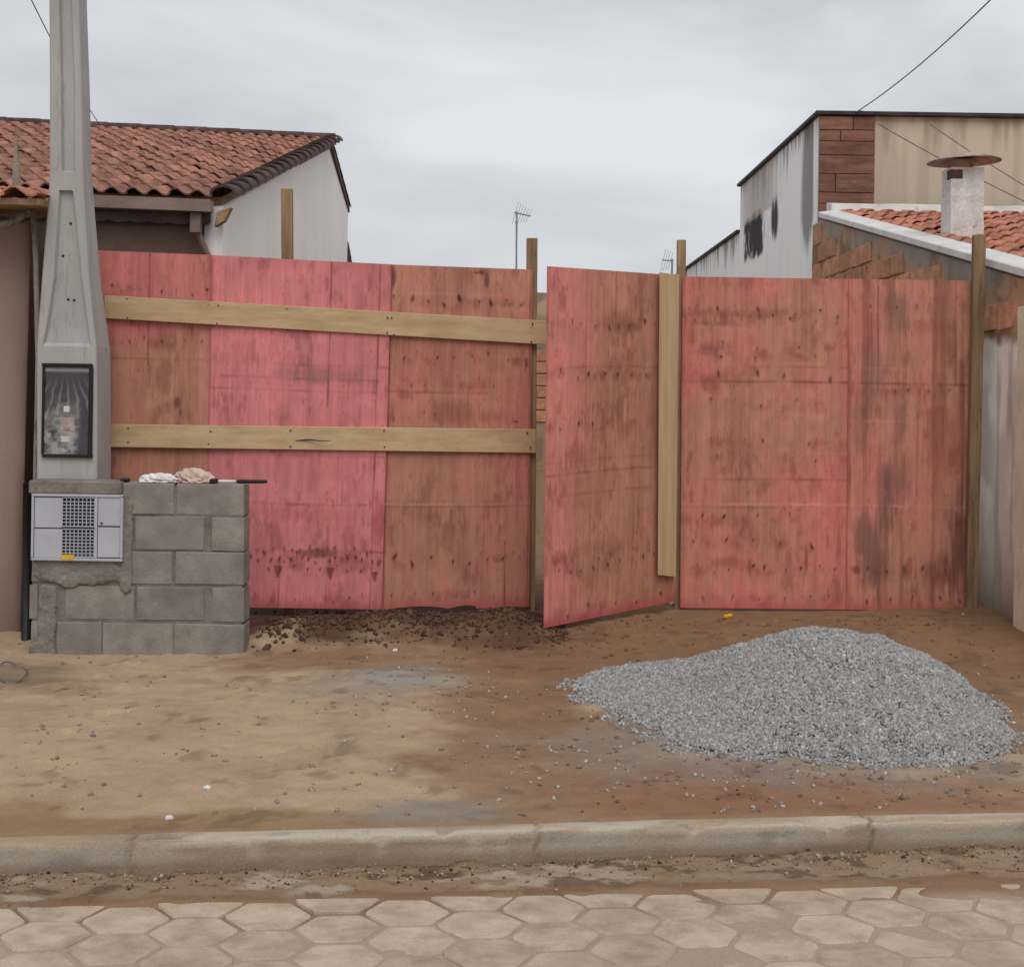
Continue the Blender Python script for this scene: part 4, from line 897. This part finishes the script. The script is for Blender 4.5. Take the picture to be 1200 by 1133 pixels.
mk('stack', cv, cf, M['chimney'], chm)
cx, cy = (cl + crr) / 2 + .01, DC + .13
MB().tube([(cx - .085, cy - .09, zc1 - .03), (cx - .085, cy - .09, zc1 + .055)], .014, 6).build('cap_leg', M['rust'], chm)
MB().tube([(cx + .085, cy + .09, zc1 - .03), (cx + .085, cy + .09, zc1 + .055)], .014, 6).build('cap_leg', M['rust'], chm)
MB().box((cl - .004, DC - .006, zc1 - .09), (cl + .09, DC + .1, zc1 - .02), .003).build('stain_plate', M['tile_dark'], chm)
zcap = W(1130, 186, DC).z
cv, cf = [], []; prof = [(.0, .075), (.03, .074), (.12, .05), (.22, .016), (.282, 0), (.284, -.008), (.20, .004), (.10, .034)]
for (rr_, zz_) in prof:
    for k_ in range(28):
        an = 2 * math.pi * k_ / 28; wob = 1 + .012 * math.sin(an * 5 + 1)
        cv.append((cx + rr_ * math.cos(an) * wob, cy + rr_ * math.sin(an) * wob, zcap + zz_ + .01 * math.cos(an + .4) * rr_ / .28))
for i in range(len(prof) - 1):
    for k_ in range(28): cf.append((i * 28 + k_, i * 28 + (k_ + 1) % 28, (i + 1) * 28 + (k_ + 1) % 28, (i + 1) * 28 + k_))
fixn(mk('cap', cv, cf, M['rust'], chm, True))
# tall house
XT = 3.26
T0 = WX(960, 136, XT); dt = T0.y; zt_ = T0.z
T1 = WX(868, 221, XT); T2 = WX(868, 272, XT); T3 = WX(803, 317, XT)
tall = thing('tall_house', (6, 19, .2), 'tall beige house on the right with brown stone strip and mould streaked side wall', 'house')
def side(name, ya, yb, z0, z1, seed, extra):
    nx_, nz2 = int((yb - ya) / .03), int((z1 - z0) / .03)
    return slab(name, [Vector((XT, yb, z0)), Vector((XT, ya, z0)), Vector((XT, ya, z1)), Vector((XT, yb, z1))], .16, nx_, nz2,
                wall_col(S(242, 244, 245), S(222, 222, 222), seed, .5, .3, (S(84, 80, 78), .48, .55, .65), None, extra), M['wall'], tall, None, None, Vector((1, 0, 0)))
def mould(u, v, c):   # u runs from the back to the front of the wall
    w, h = u.max(), v.max()
    st = fbm(u * 8, v * .7, 4, 71); n = fbm(u * 6, v * 6, 4, 73)
    a = sm(.25, .55, np.exp(-((u / w - .90) / .07) ** 2) * np.exp(-np.maximum(0, (h - v) - 1.0) / .4) * (.3 + 1.1 * st)) * .75
    c = lerp(c, np.array(S(96, 92, 90)), a)
    b1 = np.exp(-((u / w - .22) / .16) ** 4) * np.exp(-((h - v - .85) / .33) ** 4); c = lerp(c, np.array(S(56, 54, 54)), sm(.3, .6, b1 * (.25 + 1.3 * n)))
    b2 = np.exp(-((u / w - .28) / .25) ** 4) * (h - v < .62); c = lerp(c, np.array(S(172, 160, 152)), b2 * .7)
    b3 = np.exp(-((u / w - .52) / .06) ** 2) * np.exp(-((h - v - .8) / .35) ** 2); c = lerp(c, np.array(S(70, 68, 68)), sm(.3, .6, b3 * (.3 + st)))
    return lerp(c, np.array(S(196, 196, 194)), np.exp(-((w - u) / .05) ** 2) * .8)
side('side_wall', dt, T1.y, .1, zt_, 71, mould)
side('rear_wall', T1.y + .003, T3.y + 1.5, .1, T2.z, 83, None)
slab('facade', [Vector((XT + .003, dt - .004, .1)), Vector((9.5, dt - .004, .1)), Vector((9.5, dt - .004, zt_)), Vector((XT + .003, dt - .004, zt_))], .15, 240, 180,
     wall_col(S(194, 178, 158), S(172, 156, 138), 91, .5, .75, (S(142, 122, 104), .44, .6, .5)), M['wall'], tall)
x0c, x1c = XT - .005, W(1024, 200, dt).x
MB().box((x0c + .01, dt - .03, 3.0), (x1c - .01, dt - .002, zt_ - .01)).build('cladding_bed', M['clad_bed'], tall)
z = zt_ - .01; rc_ = random.Random(8)
while z > 3.1:
    hh = rc_.choice([.12, .15, .18, .2]); sp = x0c + (x1c - x0c) * rc_.choice([.38, .55, .6, 1.0, .3])
    for (a, b_) in ((x0c, sp), (sp, x1c)):
        if b_ - a < .05: continue
        MB().box((a + .004, dt - .045 - rc_.uniform(0, .008), z - hh + .007), (b_ - .004, dt - .015, z), .003).build('cladding_slab', M['clad'], tall)
    z -= hh
MB().box((XT - .05, dt - .08, zt_ + .002), (9.6, dt + .2, zt_ + .045), .006).build('coping', M['coping'], tall)
MB().box((XT - .05, dt + .203, zt_ + .002), (XT + .2, T1.y + .05, zt_ + .045), .006).build('coping', M['coping'], tall)
MB().box((XT - .05, T1.y + .055, T2.z + .002), (XT + .2, T3.y + 1.5, T2.z + .045), .006).build('coping', M['coping'], tall)

# ------------------------------------------------------------------ behind the lot
DB = 17.0 * K
back = thing('rear_wall', (.5, DB, .2), 'unfinished wall far behind the gap between the fence and the gate', 'wall')
zt2 = W(634, 343, DB).z
slab('render', [Vector((-2.2, DB, .1)), Vector((3.2, DB, .1)), Vector((3.2, DB, zt2)), Vector((-2.2, DB, zt2))], .2, 60, 60,
     lambda u, v: lerp(lerp(np.broadcast_to(np.array(S(150, 128, 104)), u.shape + (3,)), np.array(S(176, 150, 126)), sm(2.9, 3.0, v)), np.array(S(110, 92, 76)), sm(.5, .65, fbm(u * 6, v * 6, 4, 3)) * .6), M['wall'], back)
zrow = 1.2
while zrow < 2.3:
    for x_ in np.arange(-.2, 1.4, .40):
        MB().box((x_ + (.2 if int(zrow / .21) % 2 else 0), DB - .03, zrow), (x_ + .385 + (.2 if int(zrow / .21) % 2 else 0), DB + .02, zrow + .19), .008).build('brick', M['brick'], back)
    zrow += .21
def antenna(px, pt, pb, d, label, arm, els):
    base = W(px, pb, d); top = W(px + .5, pt, d)
    t = thing('antenna', (base.x, d, base.z), label, 'antenna')
    MB().tube([Vector((base.x, d + .1, zt2 - .5)), base + Vector((0, .1, 0)), top + Vector((0, .1, 0))], .020, 6).build('mast', M['antenna'], t)
    a0 = W(px + arm[0], pt + arm[2], d) + Vector((0, -.2, 0)); a1 = W(px + arm[1], pt + arm[3], d) + Vector((0, .3, 0))
    MB().tube([a0, a1], .012, 6).build('boom', M['antenna'], t)
    for i in range(els):
        p = a0.lerp(a1, (i + .3) / els); hl_ = .20 - .015 * i; MB().tube([p + Vector((-.05, -.10, -hl_)), p + Vector((.05, .10, hl_))], .0045, 5).build('element', M['antenna'], t)
antenna(605, 247, 330, DB, 'thin tall television antenna on a mast above the left fence', (-2, 17, 4, 4), 6)
antenna(788, 303, 330, DB, 'short television antenna just left of the hinge post top', (-13, 2, 3, 1), 4)

# cables
def sag(a, b_, s, n=20): return [a.lerp(b_, i / n) + Vector((0, 0, -s * 4 * (i / n) * (1 - i / n))) for i in range(n + 1)]
def cable(name, a, b_, s, r, label): 
    return props(MB().tube(sag(a, b_, s), r, 5).build(name, M['cable'], None, True), label, 'cable')
c_ = W(1003, 132, dt - .06)
cable('overhead_cable', c_, W(1215, -55, 7.0 * K),   .08, .006, 'dark overhead cable climbing from the tall house parapet into the sky')
cable('service_cable', W(1030, 146, dt - .1), W(1235, 252, dt - 1.0), .03, .0055, 'lower of two thin cables crossing the beige facade behind the chimney')
cable('service_cable', W(1090, 146, dt - .1), W(1235, 238, dt - 1.0), .02, .005, 'upper of two thin cables crossing the beige facade behind the chimney')
cable('overhead_cable', W(22, -30, 7.5 * K), W(117, 147, 12.1 * K), .05, .005, 'thin cable passing behind the concrete pole to the left roof ridge')
o = MB().tube([c_ + Vector((-.06, .02, -.01)), c_ + Vector((.07, .02, 0)), c_ + Vector((.12, .0, -.008))], [.02, .026, .012], 8).build('cable_clamp', M['coping'], None, True); props(o, 'small cable clamp on the dark parapet corner of the tall house', 'clamp')

# ------------------------------------------------------------------ gravel heap
hx = np.linspace(.05, 2.75, 150); hy = np.linspace(4.0 * K, 6.0 * K, 160); HX, HY = np.meshgrid(hx, hy)
hh = heap_h(HX, HY); HZ = ground_z(HX, HY) + hh - .012
idx = np.arange(HX.size).reshape(HX.shape); q = np.stack([idx[:-1, :-1], idx[:-1, 1:], idx[1:, 1:], idx[1:, :-1]], -1).reshape(-1, 4)
q = q[(hh.ravel()[q] > .004).any(1)]
heap = mk('gravel_heap', np.stack([HX, HY, HZ], -1).reshape(-1, 3), q, M['stone'], None, True, np.broadcast_to(np.array(S(112, 112, 114)), (HX.size, 3)))
props(heap, 'broad heap of grey crushed stone lying on the dirt before the right fence', 'gravel heap')
def stones(name, P, size, colors, m, parent, seed):
    rg = np.random.RandomState(seed); n = len(P)
    cube = np.array([(-1, -1, -1), (1, -1, -1), (1, 1, -1), (-1, 1, -1), (-1, -1, 1), (1, -1, 1), (1, 1, 1), (-1, 1, 1)], float) * .5
    V = cube[None] * (1 + .55 * (rg.rand(n, 8, 3) - .5)) * (np.array([1, .8, .6]) * (1 + .5 * (rg.rand(n, 1, 3) - .5)))
    q4 = rg.randn(n, 4); q4 /= np.linalg.norm(q4, axis=1)[:, None]; w_, x_, y_, z_ = q4.T
    Rm = np.stack([np.stack([1 - 2 * (y_ ** 2 + z_ ** 2), 2 * (x_ * y_ - z_ * w_), 2 * (x_ * z_ + y_ * w_)], -1), np.stack([2 * (x_ * y_ + z_ * w_), 1 - 2 * (x_ ** 2 + z_ ** 2), 2 * (y_ * z_ - x_ * w_)], -1), np.stack([2 * (x_ * z_ - y_ * w_), 2 * (y_ * z_ + x_ * w_), 1 - 2 * (x_ ** 2 + y_ ** 2)], -1)], 1)
    V = np.einsum('nij,nkj->nki', Rm, V) * size[:, None, None] + P[:, None, :]
    fq = np.array([(3, 2, 1, 0), (4, 5, 6, 7), (0, 1, 5, 4), (1, 2, 6, 5), (2, 3, 7, 6), (3, 0, 4, 7)])
    Fc = (fq[None] + 8 * np.arange(n)[:, None, None]).reshape(-1, 4)
    return mk(name, V.reshape(-1, 3), Fc, m, parent, False, np.repeat(colors, 8, 0), 'stuff')
rg = np.random.RandomState(11)
N0 = 190000; X = rg.uniform(.0, 2.8, N0); Y = rg.uniform(3.95 * K, 6.05 * K, N0); h = heap_h(X, Y)
hb = np.maximum.reduce([heap_h(X + .05, Y), heap_h(X - .05, Y), heap_h(X, Y + .05), heap_h(X, Y - .05), h]); hb2 = np.maximum.reduce([heap_h(X + .14, Y + .05), heap_h(X - .10, Y), heap_h(X, Y + .13)])
keep = (h > .006) | ((hb > .006) & (rg.rand(N0) < .42)) | ((hb2 > .006) & (rg.rand(N0) < .13) & (fbm(X * 6, Y * 5, 3, 77) > .45))
X, Y, h = X[keep], Y[keep], h[keep]; n = len(X)
sz = rg.uniform(.007, .019, n) * np.where(rg.rand(n) < .06, 1.35, 1)
g = rg.rand(n); base = np.array(S(160, 158, 156)); cols = base[None] * (.62 + .58 * g[:, None] ** 1.3) * (1 + .05 * (rg.rand(n, 1) - .5) * np.array([1, .2, -1]))
lt = rg.rand(n) < .07; cols[lt] *= 1.3
Z = ground_z(X, Y) + np.maximum(h, 0) + rg.uniform(-.006, .006, n)
stones('stones', np.stack([X, Y, Z], -1), sz, np.clip(cols, .02, .75), M['stone'], heap, 5)

# loose pebbles and clods
def scatter(n, fn, seed):
    rg = np.random.RandomState(seed); X = rg.uniform(-2.9, 3.1, n); Y = rg.uniform(3.66 * K, 6.4 * K, n); k = rg.rand(n) < fn(X, Y / K); return X[k], Y[k], rg
def dens_p(X, Y):
    s = Y - kerb_y(X) / K - KW / K; d = .005 + .10 * np.exp(-(s / .10) ** 2) * sm(-1, .5, X) + .20 * np.exp(-(((X - 1.1) / 1.2) ** 2 + ((Y - 4.15) / .28) ** 2)) + .12 * np.exp(-(((X - .0) / .5) ** 2 + ((Y - 4.95) / .25) ** 2)) + .3 * np.exp(-(((X + .6) / .3) ** 2 + ((Y - 5.2) / .12) ** 2))
    return np.clip(d * (s > .03), 0, 1)
X, Y, rg = scatter(16000, dens_p, 21); n = len(X)
cols = np.array(S(160, 152, 144))[None] * (.5 + .8 * rg.rand(n, 1)); stones('loose_pebbles', np.stack([X, Y, ground_z(X, Y) + .003], -1), rg.uniform(.006, .018, n), np.clip(cols, .02, .75), M['stone'], None, 6)
def dens_c(X, Y):
    s = Y - kerb_y(X) / K - KW / K
    d = .008 + .55 * sm(5.7, 6.0, Y) * sm(-1.6, -1.3, X) * (1 - sm(.3, .6, X)) + .14 * sm(.2, 1.2, X) * sm(4.9, 4.2, Y) + .06 * np.exp(-(s / .15) ** 2) + .10 * sm(5.4, 6.2, Y) + .10 * sm(.52, .68, fbm(X * 3, Y * 4, 3, 15)); return np.clip(d * (s > .03), 0, 1)
X, Y, rg = scatter(15000, dens_c, 22); n = len(X)
gcol = ground_col(X[None], Y[None])[0]; cols = gcol * (.55 + .55 * rg.rand(n, 1))
stones('soil_clods', np.stack([X, Y, ground_z(X, Y) + .002], -1), rg.uniform(.005, .020, n) * np.where(rg.rand(n) < .04, 1.8, 1), cols, M['clod'], None, 7)
rg = np.random.RandomState(44); n = 1100; X = rg.uniform(-1.5, .35, n); Y = (6.02 + .06 * X + rg.normal(0, .10, n)) * K
stones('soil_lumps', np.stack([X, Y, ground_z(X, Y) + .006], -1), rg.uniform(.008, .020, n) * (.6 + 1.6 * rg.rand(n) ** 5), np.array(S(94, 69, 55))[None] * (.5 + .6 * rg.rand(n, 1)), M['clod'], None, 17)
# grit in the gutter
rg = np.random.RandomState(33); n = 1500; X = rg.uniform(-2.6, 2.8, n); s_ = np.abs(rg.normal(.07, .085, n)); k = s_ < .42; X, s_ = X[k], s_[k]; n = len(X)
Y = kerb_y(X) - s_ - .004
from bisect import bisect
zi = np.zeros(n)
ix = np.clip(np.searchsorted(rx, X), 0, len(rx) - 1); iy = np.clip(np.searchsorted(rs, s_), 0, len(rs) - 1); zi = RZ[iy, ix]
dk = rg.rand(n)
cols = np.where(dk[:, None] < .55, np.array(S(138, 114, 92))[None] * (.6 + .6 * rg.rand(n, 1)), np.where(dk[:, None] < .86, np.array(S(168, 152, 136))[None] * (.7 + .4 * rg.rand(n, 1)), np.array(S(70, 58, 50))[None] * (.6 + .6 * rg.rand(n, 1))))
stones('gutter_grit', np.stack([X, Y, zi + .002], -1), rg.uniform(.003, .010, n) * np.where(rg.rand(n) < .03, 2.0, 1), cols, M['clod'], None, 8)

# ------------------------------------------------------------------ small litter
def gpt(px, py):
    z = .2
    for _ in range(6):
        p = WG(px, py, z); z = float(ground_z(np.array([p.x]), np.array([p.y]))[0])
    return Vector((p.x, p.y, z))
a = gpt(848, 724); b_ = gpt(867, 720)
sd = thing('screwdriver', a, 'yellow handled screwdriver lying on the dirt at the foot of the right fence', 'screwdriver')
t = (b_ - a); t.z = 0; t.normalize(); zz = Vector((0, 0, .016))
MB().tube([a + zz, a + t * .012 + zz, a + t * .05 + zz, a + t * .09 + zz, a + t * .11 + zz], [.009, .014, .013, .015, .011], 8).build('handle', M['yellow'], sd, True)
MB().tube([a + zz - t * .09 + Vector((0, -.01, -.008)), a + zz], [.003, .004], 6).build('shank', M['steel'], sd, True)
p = gpt(789, 708)
rgs = np.random.RandomState(2); nn = 7
for (px, py, s_, lab) in ((789, 709, .045, 'white pebble at the foot of the gate hinge post'), (463, 763, .03, 'small white pebble on the red soil below the middle panel'), (243, 924, .028, 'single white pebble on the pale sand above the kerb'), (198, 960, .03, 'small pale pebble lying close to the kerb on the left')):
    p = gpt(px, py); bm = bmesh.new(); bmesh.ops.create_icosphere(bm, subdivisions=2, radius=s_ / 2)
    for v in bm.verts: v.co = Vector((v.co.x * 1.1, v.co.y * .9, v.co.z * .7)) * (1 + .3 * (random.random() - .5))
    me = bpy.data.meshes.new('pebble'); bm.to_mesh(me); bm.free(); me.materials.append(M['chimney'])
    o = bpy.data.objects.new('pebble', me); COL.objects.link(o); o.location = p + Vector((0, 0, s_ * .18)); props(o, lab, 'pebble')
pts = []
for i in range(22):
    an = 2 * math.pi * i / 20; p = gpt(12 + 20 * math.cos(an), 790 + 11 * math.sin(an)); pts.append(p + Vector((0, 0, .008 + .012 * math.sin(i))))
props(MB().tube(pts, .0035, 5).build('wire_loop', M['cable'], None, True), 'loop of thin dark wire on the sand at the left edge', 'wire')
